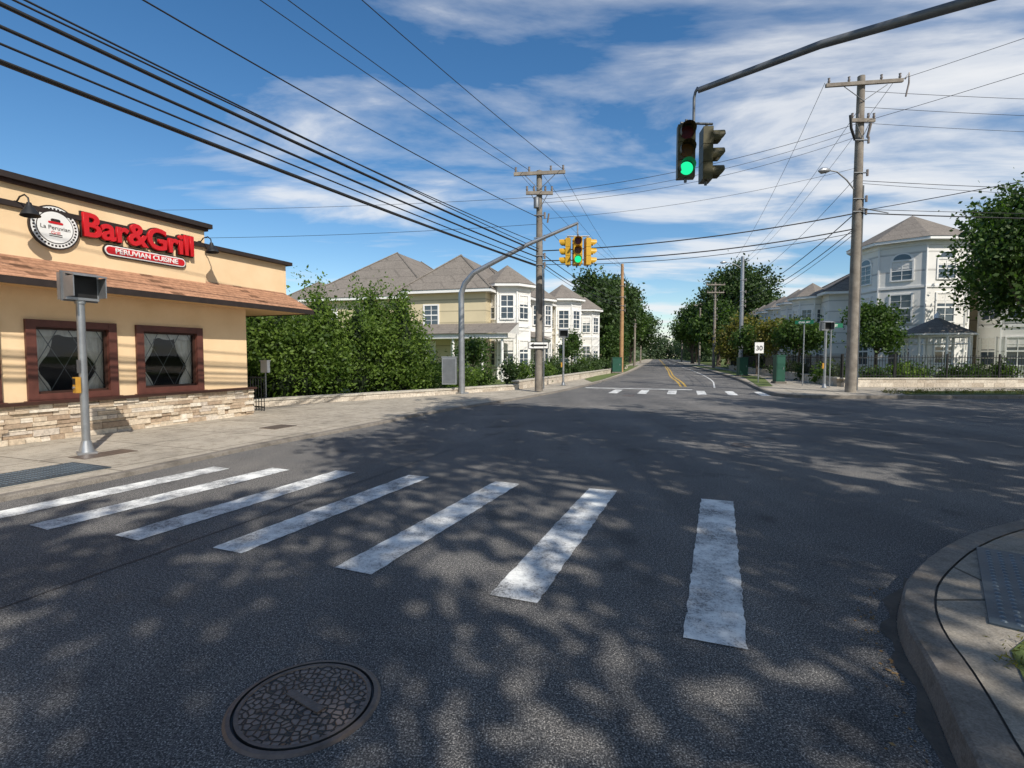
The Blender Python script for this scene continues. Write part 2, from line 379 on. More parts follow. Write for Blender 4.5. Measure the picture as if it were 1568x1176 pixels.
for off in (.12,-.12):
    l=offset(ctr,off)
    for i in range(len(l)-1): stripe(b,l[i],l[i+1],.11,YEL,n=1,jit=0)
b.obj('centre_line_marking')
b=B()
el=smoothline([(9.9,25.5),(13.1,34),(18.9,54.2),(26.3,83),(40.8,138)],2)
for i in range(len(el)-1): stripe(b,el[i],el[i+1],.08,PAINT,n=1,jit=0)
stripe(b,(3.6,25.6),(8.3,24.0),.4,PAINT,n=3)
b.obj('lane_line_marking')
# ---- manhole
def manhole(x,y,r,z=0,ang=.5):
    g=group('manhole_cover',(x,y,z)); b=B(); n=56
    rings=[(r*1.10,.001),(r*1.06,.010),(r*1.0,.012),(r*.99,.001),(r*.965,.001),(r*.955,.012),(r*.90,.012),(r*.89,.006)]
    vs=[(x+rr*math.cos(2*math.pi*k/n),y+rr*math.sin(2*math.pi*k/n),z+h) for rr,h in rings for k in range(n)]
    for j in range(len(rings)-1):
        b.add(vs,[[j*n+k,j*n+(k+1)%n,(j+1)*n+(k+1)%n,(j+1)*n+k] for k in range(n)],BLACK if j in (2,3,4) else IRONP)
    b.obj('frame_ring',g)
    b=B(); b.add([(x+r*.895*math.cos(2*math.pi*k/n),y+r*.895*math.sin(2*math.pi*k/n),z+.007) for k in range(n)],[list(range(n))],IRON)
    f=Fr((x,y),math.degrees(ang)+95); b.bx(f,-r*.38,r*.38,-r*.07,r*.07,z+.007,z+.014,IRONP); b.obj('cover',g)
manhole(-.93,2.27,.30); 
manhole(4.0,9.05,.16)
b=B(); f=Fr((-4.95,11.0),21); b.bx(f,-.3,.3,-.22,.22,.058,.068,IRONP); b.obj('utility_access_cover')
b=B(); 
for pp,aa in (((4.6,20.6),20),((-.6,17.0),60)): f=Fr(pp,aa); b.bx(f,-.3,.3,-.2,.2,.001,.012,IRONP)
b.obj('valve_covers')
# ---- tactile plates
def tactile(fr,L_,W_,z):
    b=B(); b.bx(fr,0,L_,0,W_,z-.02,z+.004,PLATE)
    st=.062
    for i in range(int(L_/st)-1):
        for j in range(int(W_/st)-1):
            c=fr.p((i+1)*st,(j+1)*st,z+.004); r0,r1=.017,.010
            vs=[c+Vector((r0*math.cos(k*math.pi/3),r0*math.sin(k*math.pi/3),0)) for k in range(6)]+[c+Vector((r1*math.cos(k*math.pi/3),r1*math.sin(k*math.pi/3),.006)) for k in range(6)]
            b.add(vs,[[k,(k+1)%6,(k+1)%6+6,k+6] for k in range(6)]+[[6,7,8,9,10,11]],PLATEH)
    b.obj('tactile_paving')
tactile(Fr((2.55,2.72),39.5),1.45,.8,.135)
tactile(Fr((-6.75,5.9),22),1.5,.85,.066)
# fallen leaves near kerb
b=B()
for i in range(170):
    t=R(); i0=int(t*5); P=[(1.2,.9),(1.5,1.74),(1.83,2.33),(2.0,2.75),(2.2,3.1),(2.55,3.5)]
    p0=P[i0];p1=P[min(i0+1,5)]; k=R(); x=p0[0]+(p1[0]-p0[0])*k-abs(random.gauss(0,.06)); y=p0[1]+(p1[1]-p0[1])*k
    a=ru(0,6.28); s=ru(.004,.014); b.tint=R()*.7
    b.face([(x+math.cos(a)*s,y+math.sin(a)*s,.009),(x-math.sin(a)*s*.5,y+math.cos(a)*s*.5,.012),(x-math.cos(a)*s,y-math.sin(a)*s,.008),(x+math.sin(a)*s*.5,y-math.cos(a)*s*.5,.007)],DRY)
b.obj('fallen_leaves')
leaves('grass_tufts',[(2.34,2.34,.135,.10,.12,.012),(2.52,2.5,.135,.12,.06,.012),(2.06,2.36,.02,.03,.1,.01),(3.4,1.8,.135,.9,.4,.015)],130,16,.04,LEAFY,None,.06,.5,.16)
# gutter dirt strip along the near kerb
b=B(); ng=smoothline(nearc,2); o1=offset(ng,.002); o2=offset(ng,.13)
DIRT=M('gutter_dirt',(.14,.115,.09),(.075,.066,.055),6,.95,.7,70)
for i in range(len(ng)-1):
    j0=.5+.5*math.sin(i*1.7); j1=.5+.5*math.sin((i+1)*1.7)
    q=lambda k,j:(o1[k][0]+(o2[k][0]-o1[k][0])*(.2+.5*j),o1[k][1]+(o2[k][1]-o1[k][1])*(.2+.5*j),.003)
    if 2<i<26: b.face([(o1[i][0],o1[i][1],.004),(o1[i+1][0],o1[i+1][1],.004),q(i+1,j1),q(i,j0)],DIRT)
b.obj('gutter_dirt')
# tar-sealed paving seams
b=B()
for (p0,p1) in (((-5.6,-3),(6.2,27)),((-2.3,15.6),(9.8,19.6))):
    a=Vector(p0);c=Vector(p1);n=90;d=(c-a).normalized();q=Vector((-d.y,d.x)); prev=None;wv=0
    for i in range(n+1):
        wv=wv*.8+ru(-.012,.012); w_=ru(.006,.014); p=a+(c-a)*i/n+q*wv; cur=(p+q*w_,p-q*w_)
        if prev: b.face([(prev[0].x,prev[0].y,.003),(prev[1].x,prev[1].y,.003),(cur[1].x,cur[1].y,.003),(cur[0].x,cur[0].y,.003)],TAR)
        prev=cur
b.obj('road_seam')

# ------------------------------------------------------------------ bar & grill
F=Fr((-8.55,8.66),20.8)
g=group('bar_and_grill_building',F.p(0,0,0.06))
wins=[(-1.45,.02),(.42,1.86),(2.28,3.74)]; ZB,ZT=.78,2.18; T0,T1=-9,5.02
b=B()
b.bx(F,T0,T1,-.22,0,.05,ZB,STUC); b.bx(F,T0,T1,-.22,0,ZT,2.98,STUC)
xs=[T0]+[v for w in wins for v in w]+[T1]
for i in range(0,len(xs),2): b.bx(F,xs[i],xs[i+1],-.22,0,ZB,ZT,STUC)
b.bx(F,T1-.25,T1-.002,-10,-.222,.05,2.98,STUC)
b.bx(F,T0,6.4,-.3,0,3.22,4.06,STUC); b.bx(F,6.1,6.398,-9.5,-.302,3.22,4.06,STUC)
b.bx(F,-.02,3.86,-.32,.07,3.225,4.5,STUC)
b.bx(F,T0,6.09,-10,-.303,3.3,3.7,COPE)
b.obj('walls',g)
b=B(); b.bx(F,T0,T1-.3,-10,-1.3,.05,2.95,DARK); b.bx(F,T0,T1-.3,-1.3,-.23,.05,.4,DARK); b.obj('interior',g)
b=B()
b.bx(F,T0,6.52,-.42,.13,4.06,4.15,COPE); b.bx(F,-.12,3.98,-.42,.20,4.5,4.60,COPE); b.bx(F,-.06,3.92,-.36,.13,4.44,4.499,TRIM)
b.obj('coping',g)
# awning
b=B(); O=.62; ZE,ZH=2.84,3.30; TE,TH=6.75,6.3
b.face([F.p(T0,O,ZE),F.p(TE,O,ZE),F.p(TH,.005,ZH),F.p(T0,.005,ZH)],AWN)
b.face([F.p(TE,O,ZE),F.p(TE,-9,ZE),F.p(TH,-9,ZH),F.p(TH,.005,ZH)],AWN)
b.obj('awning_shingles',g)
b=B(); b.bx(F,T0,TE+.01,O-.03,O+.02,ZE-.12,ZE-.004,COPE); b.bx(F,TE-.04,TE+.01,-9,O-.031,ZE-.12,ZE-.004,COPE)
b.obj('awning_fascia',g)
b=B(); b.bx(F,T0,TE-.041,-9,O-.031,ZE-.10,ZE-.05,STUCD); b.obj('soffit',g)
# windows
bf=B(); bg=B(); bc=B(); bl=B()
for (a,c) in wins:
    w=.13
    bf.bx(F,a-.02,a+w,-.1,.055,ZB-.0,ZT+.02,WFRAME); bf.bx(F,c-w,c+.02,-.1,.055,ZB,ZT+.02,WFRAME)
    bf.bx(F,a+w,c-w,-.1,.05,ZT-w+.02,ZT+.02,WFRAME); bf.bx(F,a+w,c-w,-.1,.05,ZB,ZB+w-.02,WFRAME)
    bf.bx(F,a-.07,c+.07,.0,.10,ZB-.065,ZB-.003,WFRAME)
    for e in (a+w,c-w-.035): bf.bx(F,e,e+.035,-.09,-.02,ZB+w,ZT-w,TRIM)
    bf.bx(F,a+w,c-w,-.09,-.02,ZB+w-.02,ZB+w+.02,TRIM); bf.bx(F,a+w,c-w,-.09,-.02,ZT-w-.02,ZT-w+.015,TRIM)
    bg.face([F.p(a+w,-.06,ZB+w-.02),F.p(c-w,-.06,ZB+w-.02),F.p(c-w,-.06,ZT-w+.02),F.p(a+w,-.06,ZT-w+.02)],PANE)
    ww=c-a-2*w; hh=ZT-ZB-2*w; m0=a+w; zb=ZB+w
    for k in range(-3,5):   # diamond lattice clipped
        for sgn in (1,-1):
            pts=[]
            for q in np.linspace(0,1,60):
                z=q*hh; t=k*ww/2.5+sgn*z*.55+(ww*.2)
                if 0<=t<=ww: pts.append((t,z))
            if len(pts)>2: bl.tube([F.p(m0+pts[0][0],-.08,zb+pts[0][1]),F.p(m0+pts[-1][0],-.08,zb+pts[-1][1])],.008,STEELD,4)
    for side in (0,1):  # tied-back curtains
        nz,nt_=14,16; vs=[]
        for i in range(nz+1):
            q=i/nz; width=ww*(.27-.17*math.exp(-((q-.36)/.2)**2)+ .10*max(0,q-.5))
            for j in range(nt_+1):
                s_=j/nt_; tt=width*s_; t=m0+tt if side==0 else m0+ww-tt
                vs.append(F.p(t,-.17+.022*math.sin(s_*22+q*2),zb+q*hh))
        fs=[[i*(nt_+1)+j,i*(nt_+1)+j+1,(i+1)*(nt_+1)+j+1,(i+1)*(nt_+1)+j] for i in range(nz) for j in range(nt_)]
        bc.add(vs,fs,CURT,True)
    vs=[];nt_=40
    for q,dz in ((0,.0),(1,1)):
        for j in range(nt_+1):
            s_=j/nt_; vs.append(F.p(m0+ww*s_,-.12+.015*math.sin(s_*55),zb+hh-(0 if q==0 else .10+.04*abs(math.sin(s_*9)))))
    bc.add(vs,[[j,j+1,nt_+2+j,nt_+1+j] for j in range(nt_)],CURT,True)
bf.obj('window_frames',g); bg.obj('window_glass',g); bc.obj('curtains',g); bl.obj('window_lattice',g)
# stone base
b=B(); b.bx(F,-9,T1+.02,0.001,.035,.05,.71,GROUT); b.bx(F,T1,T1+.03,-10,0,.05,.71,GROUT)
z=.055
while z<.70:
    h=min(ru(.05,.12),.71-z)
    if h<.03: h=.71-z
    t=-9
    while t<T1+.1:
        l=min(ru(.12,.52),T1+.1-t); b.tint=R(); d=ru(.03,.085); oo=.03
        if h>.08 and R()<.4:
            b.bx(F,t+.004,t+l-.004,oo,oo+d,z+.003,z+h*.5-.002,STONE); b.tint=R(); b.bx(F,t+.004,t+l-.004,oo,oo+ru(.03,.085),z+h*.5+.002,z+h-.003,STONE)
        else: b.bx(F,t+.004,t+l-.004,oo,oo+d,z+.003,z+h-.003,STONE)
        t+=l
    t=-5
    while t<0:
        l=min(ru(.15,.5),-t); b.tint=R(); b.bx(F,T1+.03,T1+.03+ru(.03,.07),t,t+l-.004,z+.003,z+h-.003,STONE); t+=l
    z+=h
b.obj('stone_base',g)
b=B(); b.bx(F,-9,T1+.16,.002,.15,.712,.765,TRIM); b.obj('sill',g)
# roof bits
b=B(); 
for (t,o,h) in ((.9,-2.5,.65),(2.1,-4,.5)):
    c=F.p(t,o,3.7); b.tube([c,c+Vector((0,0,1.2+h*.3))],.1,STEEL,10); b.tube([c+Vector((0,0,1.2+h*.3)),c+Vector((0,0,1.28+h*.3))],[.17,.12],STEEL,10)
c=F.p(1.6,-3,3.7); b.tube([c,c+Vector((0,0,1.75))],.02,STEEL,5)
for k in range(5): b.tube([c+Vector((-.3,0,1.4+.07*k)),c+Vector((.3,.1,1.4+.07*k))],.010,STEEL,4)
b.obj('roof_vents',g)
# sign letters
def text(name,s,t,o,z,size,mat,parent,off=0,ext=.02,fr=F,align='LEFT',sx=1.0,bev=0):
    cu=bpy.data.curves.new(name,'FONT'); cu.body=s; cu.size=size; cu.extrude=ext; cu.offset=off; cu.align_x=align; cu.bevel_depth=bev
    cu.materials.append(mat); ob=bpy.data.objects.new(name,cu); scene.collection.objects.link(ob)
    p=fr.p(t,o,z); Mx=Matrix(((fr.d.x*sx,0,fr.n.x,p.x),(fr.d.y*sx,0,fr.n.y,p.y),(0,1,0,p.z),(0,0,0,1)))
    if parent is not None: ob.parent=parent; ob.matrix_parent_inverse=Matrix.Translation(-Vector(parent.location))
    ob.matrix_basis=Mx; return ob
gs=group('restaurant_sign',F.p(2.4,.1,3.8))
text('letters_backing','Bar&Grill',1.27,.10,3.80,.60,COPE,gs,.036,.02,sx=.99)
text('letters_red','Bar&Grill',1.27,.15,3.80,.60,RED,gs,.012,.03,sx=.99,bev=.004)
b=B()
def pill(t0,t1,z0,z1,o0,o1,mat,b):
    r=(z1-z0)/2; zc=(z0+z1)/2; pts=[]
    for k in range(13): a=math.pi/2+math.pi*k/12; pts.append((t0+r+r*math.cos(a),zc+r*math.sin(a)))
    for k in range(13): a=-math.pi/2+math.pi*k/12; pts.append((t1-r+r*math.cos(a),zc+r*math.sin(a)))
    n=len(pts); b.add([F.p(t,o0,z) for t,z in pts]+[F.p(t,o1,z) for t,z in pts],[[i,(i+1)%n,(i+1)%n+n,i+n] for i in range(n)]+[list(range(n,2*n))],mat)
pill(1.66,3.36,3.50,3.73,.072,.11,COPE,b); pill(1.68,3.34,3.52,3.71,.108,.118,WHITE,b); pill(1.705,3.315,3.545,3.685,.117,.124,RED,b); b.obj('cuisine_plate',gs)
text('cuisine_letters','PERUVIAN CUISINE',2.51,.128,3.572,.135,WHITE,gs,.003,.004,align='CENTER',sx=1.12)
# circular logo
gl=group('round_logo_sign',F.p(.87,.1,3.83)); b=B()
def disc(b,t,z,r,o0,o1,mat,n=40):
    b.add([F.p(t+r*math.cos(2*math.pi*k/n),o0,z+r*math.sin(2*math.pi*k/n)) for k in range(n)]+[F.p(t+r*math.cos(2*math.pi*k/n),o1,z+r*math.sin(2*math.pi*k/n)) for k in range(n)],[[i,(i+1)%n,(i+1)%n+n,i+n] for i in range(n)]+[list(range(n,2*n))],mat)
disc(b,.87,3.84,.385,.072,.12,COPE); disc(b,.87,3.84,.36,.119,.126,WHITE); disc(b,.87,3.84,.285,.125,.129,COPE); disc(b,.87,3.84,.272,.128,.134,WHITE)
for k in range(36):
    a=2*math.pi*k/36; c=(.87+.322*math.cos(a),3.84+.322*math.sin(a)); e=.017
    b.add([F.p(c[0]-e,.128,c[1]-e),F.p(c[0]+e,.128,c[1]-e),F.p(c[0]+e,.128,c[1]+e),F.p(c[0]-e,.128,c[1]+e)],[[0,1,2,3]],COPE)
pill(.80,.95,3.93,3.99,.134,.138,COPE,b); pill(.76,.99,3.90,3.94,.134,.139,RED,b)
for dz in (-.13,-.16): pill(.77,.97,3.84+dz,3.84+dz+.012,.134,.138,COPE,b)
b.obj('logo_disc',gl)
text('logo_script','La Peruvian',.87,.136,3.80,.10,COPE,gl,.0,.002,align='CENTER')
text('logo_script_b','Grill',.87,.136,3.72,.08,RED,gl,.0,.002,align='CENTER')
# gooseneck lamps
def goose(t,z,o=.07):
    gg=group('gooseneck_lamp',F.p(t,o,z)); b=B()
    b.tube([F.p(t,o,z),F.p(t,o+.03,z)],.05,BLACK,10)
    b.tube([F.p(t,o+.02,z),F.p(t,o+.14,z+.10),F.p(t,o+.28,z+.12),F.p(t,o+.37,z+.06),F.p(t,o+.39,z-.04)],.013,BLACK,7)
    b.tube([F.p(t,o+.39,z-.02),F.p(t,o+.39,z-.08),F.p(t,o+.40,z-.14),F.p(t,o+.41,z-.24)],[.03,.05,.09,.14],BLACK,14,cap=False); b.obj('arm_and_shade',gg)
goose(.33,4.12); goose(3.72,4.14)
# railing by entry and meter box
gg=group('iron_railing',F.p(6.2,-.1,.06)); b=B(); fr=Fr((-6.75,14.2),-60)
for z in (.15,.95): b.bx(fr,0,2.6,-.015,.015,z,z+.035,BLACK)
for i in range(22): b.bx(fr,i*.12,i*.12+.015,-.008,.008,.06,1.0,BLACK)
b.obj('bars',gg)
gg=group('utility_meter_box',(-7.6,16.1,.06)); b=B(); f=Fr((-7.6,16.1),100); b.bx(f,-.11,.11,-.07,.07,1.05,1.4,WHITE); b.bx(f,-.13,.13,-.09,.09,1.4,1.43,WHITE); b.tube([f.p(0,0,.06),f.p(0,0,1.05)],.025,STEEL,8); b.obj('box_and_post',gg)

# ------------------------------------------------------------------ street furniture
def ped_signal(x,y,z0,faceang,h=2.85,btn=True,w=.44):
    g=group('pedestrian_signal',(x,y,z0)); b=B()
    b.tube([(x,y,z0),(x,y,z0+.03)],.17,STEEL,4,smooth=False); b.tube([(x,y,z0+.03),(x,y,z0+.2)],[.10,.062],STEEL,12)
    b.tube([(x,y,z0+.2),(x,y,h-.45)],.055,STEEL,12); b.tube([(x,y,h-.45),(x,y,h-.40)],.07,STEEL,12); b.obj('post',g)
    f=Fr((x,y),faceang); b=B(); zt=h; zb=h-.40
    b.bx(f,-w/2,w/2,-.14,.08,zb,zt,STEEL)
    b.bx(f,-w/2-.02,w/2+.02,-.02,.0,zb-.02,zt+.02,STEELD)
    b.box8([f.p(-w/2,.30,zt-.06),f.p(w/2,.30,zt-.06),f.p(w/2,.08,zt-.02),f.p(-w/2,.08,zt-.02),f.p(-w/2,.30,zt-.04),f.p(w/2,.30,zt-.04),f.p(w/2,.08,zt),f.p(-w/2,.08,zt)],STEEL)
    b.bx(f,-w/2,-w/2+.015,.08,.28,zb+.04,zt-.06,STEEL); b.bx(f,w/2-.015,w/2,.08,.28,zb+.04,zt-.06,STEEL)
    b.bx(f,-w/2+.03,w/2-.03,.08,.085,zb+.04,zt-.03,BLACK); b.obj('signal_box',g)
    if btn:
        f=Fr((x,y),faceang+95); b=B(); b.bx(f,-.05,.05,.055,.12,1.0,1.24,BTN); b.tube([f.p(0,.12,1.08),f.p(0,.14,1.08)],.02,STEEL,10); b.bx(f,-.04,.04,.121,.124,1.13,1.22,BLACK); b.bx(f,-.05,.05,.055,.06,1.3,1.5,STEELD); b.obj('push_button',g)
    return g
ped_signal(-6.55,7.98,.06,24,2.80)
b=B(); f=Fr((-6.2,8.05),22); b.bx(f,-.5,.25,-.2,.2,.058,.064,IRONP); b.obj('utility_access_cover')
ped_signal(2.6,26.5,.06,90,2.9); ped_signal(14.0,23.4,.12,90,3.1)
def head(b,c,az,lit,mat):
    """c = centre, az = facing azimuth (clockwise from +Y)"""
    f=Fr((c[0],c[1]),az-90)
    for k,(col0) in enumerate((LRED,LAMB,LGR0)):
        z=c[2]+.34*(1-k); mt=LGREEN if (lit==k) else col0
        b.bx(f,-.165,.165,-.10,.09,z-.165,z+.165,mat)
        n=18; b.tube([f.p(0,.09,z),f.p(0,.10,z)],.125,mt,n,smooth=False)
        vs=[]; m=12
        for (o,) in ((.09,),(.33,)):
            for j in range(m+1):
                a=math.radians(-35+250*j/m); rr=.14
                oo=o if o<.2 else (.33 if math.sin(a)>0 else .33+.14*math.sin(a))
                vs.append(f.p(rr*math.cos(a),oo,z+rr*math.sin(a)))
        b.add(vs,[[j,j+1,m+2+j,m+1+j] for j in range(m)],mat,True)
    b.tube([f.p(0,0,c[2]+.5),f.p(0,0,c[2]+.62)],.03,STEELD,8); b.tube([f.p(0,0,c[2]-.5),f.p(0,0,c[2]-.58)],.03,STEELD,8)
g=group('traffic_signal',(11.4,5.4,.13)); b=B()
b.tube([(11.4,5.4,.13),(11.4,5.4,.3)],.25,STEELD,14); b.tube([(11.4,5.4,.3),(11.4,5.4,5.6),(11.2,5.55,6.15),(10.6,5.95,6.55),(9.4,6.75,6.85),(7.3,8.12,6.98),(5.35,9.36,6.95),(3.62,10.46,6.72)],[.14,.12,.115,.11,.10,.085,.07,.055],STEELD,14)
b.tube([(3.62,10.46,6.78),(3.58,10.49,6.70),(3.56,10.5,6.6),(3.56,10.5,6.1)],.028,STEELD,8)
b.tube([(3.3,10.5,6.12),(3.95,10.55,6.12)],.025,STEELD,8); b.obj('mast_arm',g)
b=B(); head(b,(3.40,10.45,5.54),188,2,SOLV); b.obj('signal_head',g)
b=B(); head(b,(3.86,10.62,5.54),95,9,SOLV); b.obj('signal_head_side',g)
g=group('traffic_signal',(-2.0,20.75,.06)); b=B()
b.tube([(-2,20.75,.06),(-2,20.75,.12)],.28,STEEL,4,smooth=False)
b.tube([(-2,20.75,.1),(-2,20.75,3.6),(-2.0,20.75,4.0),(-1.86,20.7,4.4),(-1.5,20.6,4.8),(.6,20.4,5.85),(2.52,20.2,6.62)],[.13,.115,.11,.105,.10,.08,.055],STEEL,14)
b.tube([(2.5,20.2,6.62),(2.5,20.2,6.1)],.03,STEEL,8); b.tube([(2.1,20.2,6.12),(2.95,20.2,6.12)],.03,STEEL,8); b.obj('mast_arm',g)
b=B(); head(b,(2.5,20.05,5.55),185,2,SYEL); b.obj('signal_head',g)
b=B(); head(b,(2.15,20.3,5.55),-80,9,SYEL); head(b,(2.9,20.3,5.55),80,9,SYEL); head(b,(2.5,20.42,5.55),10,9,SYEL); b.obj('signal_head_sides',g)
b=B(); f=Fr((-2.45,20.55),90); b.bx(f,-.28,.28,-.2,.2,.45,1.5,STEEL); b.bx(f,-.3,.3,-.22,.22,1.5,1.54,STEEL); b.bx(f,-.24,.24,.2,.212,.5,1.44,STEELD); b.obj('control_cabinet',g)
def pole(name,x,y,h,r,mat,arms=(),z0=.1,lamp=None,az=90):
    g=group(name,(x,y,z0)); b=B(); b.tube([(x,y,z0),(x+.02,y,h*.5),(x,y,h)],[r,r*.86,r*.66],mat,12); b.obj('shaft',g)
    if arms:
        b=B()
        for (z,L_,tilt) in arms:
            f=Fr((x,y),az)
            P=[f.p(-L_/2,r*.7+.1,z-.06-tilt),f.p(L_/2,r*.7+.1,z-.06+tilt),f.p(L_/2,r*.7,z-.06+tilt),f.p(-L_/2,r*.7,z-.06-tilt)]
            b.box8(P+[p+Vector((0,0,.13)) for p in P],mat)
            for s in (-.46,-.2,.22,.46):
                c=f.p(L_*s,r*.7+.05,z+.07+tilt*2*s); b.tube([c,c+Vector((0,0,.07)),c+Vector((0,0,.14)),c+Vector((0,0,.2))],[.02,.055,.035,.05],CERAM,8)
            for s in (-1,1): b.tube([f.p(s*L_*.3,r*.7+.05,z-.05),f.p(0,r*.9,z-.65)],.016,STEELD,5)
        b.obj('crossarm',g)
    b=B()
    for z in (h*.58,h*.62,h*.7,h*.8):
        b.tube([(x-r*1.3,y-r*.8,z),(x+r*1.3,y-r*.8,z)],.025,STEELD,6); b.tube([(x+r*1.3,y-r*.8,z-.12),(x+r*1.3,y-r*.8,z+.12)],.045,CERAM,8)
    b.obj('hardware',g)
    if lamp:
        z,dx,dy,rise=lamp; b=B()
        b.tube([(x,y,z),(x+dx*.4,y+dy*.4,z+rise*.6),(x+dx*.75,y+dy*.75,z+rise*.95),(x+dx,y+dy,z+rise)],.028,STEEL,8)
        b.tube([(x+dx,y+dy,z+rise),(x+dx*1.12,y+dy*1.12,z+rise),(x+dx*1.3,y+dy*1.3,z+rise-.02),(x+dx*1.42,y+dy*1.42,z+rise-.03)],[.04,.10,.12,.03],STEEL,10); b.obj('street_lamp_arm',g)
    return g
P1=(1.12,21.9);P2=(13.5,20.8);P0=(-15.6,-15.2)
g=pole('utility_pole',*P1,9.15,.17,WOOD,((9.0,2.1,.05),(8.2,1.1,.0)))
b=B(); b.tube([(1.0,21.7,7.6),(1.0,21.7,8.0),(1.0,21.7,8.05)],[.12,.12,.05],STEELD,10); b.tube([(1.32,21.72,.2),(1.31,21.75,5.2)],.03,STEELD,6); b.tube([(1.45,21.7,7.0),(1.5,21.6,7.35)],.04,CERAM,6); b.obj('riser_and_cutouts',g)
g=pole('utility_pole',*P2,12.35,.2,WOOD,((12.0,2.95,.10),(10.6,.9,.0)),lamp=(7.9,-1.15,-.1,.85),z0=.12)
b=B(); b.tube([(13.5,20.6,7.3),(14.6,20.6,7.1)],.02,STEELD,6); b.tube([(15.05,20.6,12.15),(15.2,20.6,12.4),(15.2,20.6,12.0),(15.1,20.6,11.5)],.03,CERAM,6)
b.tube([(13.28,20.7,9.9),(13.05,20.6,10.3),(13.0,20.6,10.8)],.05,BLACK,8); b.tube([(13.75,20.7,10.0),(13.8,20.6,10.5)],.05,CERAM,8); b.tube([(13.72,20.75,.2),(13.7,20.75,8.2)],.03,STEELD,6); b.obj('riser_and_cutouts',g)
pole('utility_pole',*P0,9.4,.17,WOOD,((9.2,2.1,0),)); pole('utility_pole',9.65,46.2,9.6,.19,WOODN,()); 
pole('utility_pole',20.3,46.5,10.3,.2,STEEL,(),z0=.12,lamp=(9.2,-1.4,0,.6)); pole('utility_pole',23.9,62,10.2,.18,WOOD,((9.9,2.2,.0),(9.0,2.0,0)),z0=.12)
pole('utility_pole',31.5,88,10.4,.18,WOOD,((10,2.2,.0),),z0=.12); pole('utility_pole',17.3,74,9.8,.18,WOOD,((9.4,2,0),)); pole('utility_pole',27.5,112,10,.18,WOOD,((9.4,2,0),)); pole('utility_pole',41.5,128,10,.18,WOOD,((9.4,2,0),))
pole('utility_pole',48,21.2,12.4,.2,WOOD,((12,2.6,0),),z0=.12); pole('utility_pole',31,-7,12.4,.2,WOOD,((12,2.6,0),),z0=.12); pole('utility_pole',-34,24,9.4,.17,WOOD,((9,2.1,0),))
# wires
W=B()
def wire(a,c,sag,r=.009,n=22):
    a=Vector(a);c=Vector(c); W.tube([a+(c-a)*(i/n)-Vector((0,0,4*sag*(i/n)*(1-i/n))) for i in range(n+1)],r,RUB,5,False)
x1,y1=P1;x2,y2=P2;x0,y0=P0
for dx in (-1.0,-.45,1.0): wire((x1+dx,y1,9.2),(x0+dx,y0,9.4),.85,.010)
wire((x1,y1-.2,7.2),(x0,y0,7.6),.8,.013); wire((x1-.1,y1-.2,6.2),(x0,y0,6.4),.55,.014)
for k,(z,zz,r,sg) in enumerate(((5.30,5.35,.036,.35),(5.42,5.55,.016,.32),(5.62,5.75,.024,.35),(5.85,6.05,.030,.38),(5.95,6.2,.014,.35),(5.2,5.2,.012,.33))):
    wire((x1-.15+.03*k,y1-.2,z),(x0+.1*k,y0,zz),sg,r)
wire((x1,y1,8.1),(-34,24,8.6),.5,.008); wire((x1,y1,7.0),(-34,24,7.5),.6,.009)
for z1_,z2_,r,sg in ((8.25,10.6,.010,.35),(8.0,10.35,.008,.4),(7.85,10.1,.008,.45),(7.2,8.9,.007,.3),(5.9,7.15,.024,.25),(5.5,6.55,.024,.30),(5.35,6.4,.013,.35)): wire((x1,y1,z1_),(x2,y2,z2_),sg,r)
for za,zb_,r,sg in ((11.8,12,.009,.5),(11.2,11.4,.009,.55),(10.6,10.9,.008,.6),(8.4,8.6,.012,.5),(8.3,8.2,.009,.6),(7.15,7.3,.024,.35),(7.3,7.5,.012,.3)): wire((x2,y2,za),(48,21.2,zb_),sg,r)
wire((x2+1.4,y2,12.2),(31+1,-7,12.2),.6,.009); wire((x2,y2,10.6),(31,-7,11.8),.8,.009); wire((x2,y2,7.2),(31,-7,8.5),.7,.014)
for dx,za,zb_,r in ((-1.4,12.1,10,.009),(0,11.2,9.8,.009),(1.3,12.2,10,.009),(0,8.6,8,.010),(0,7.2,7,.020),(0,6.6,6.6,.018),(0,6.4,6.2,.012)):
    wire((x2+dx,y2,za),(20.3+dx*.5,46.5,zb_),.5,r); wire((20.3+dx*.5,46.5,zb_),(23.9+dx*.5,62,zb_-.1),.2,r); wire((23.9+dx*.5,62,zb_-.1),(31.5+dx*.5,88,zb_),.3,r); wire((31.5+dx*.5,88,zb_),(41.5+dx*.5,128,zb_),.4,r)
for dx,za,zb_,r in ((-.9,9.15,9.3,.008),(0,9.2,9.4,.008),(.9,9.2,9.2,.008),(0,7.2,7.2,.010),(0,5.9,6.6,.018),(0,5.5,6.2,.020),(0,5.35,6.0,.012)):
    wire((x1+dx,y1,za),(9.65+dx*.2,46.2,zb_),.4,r); wire((9.65,46.2,zb_),(17.3,74,zb_),.4,r); wire((17.3,74,zb_),(27.5,112,zb_),.4,r)
W.obj('overhead_wires')
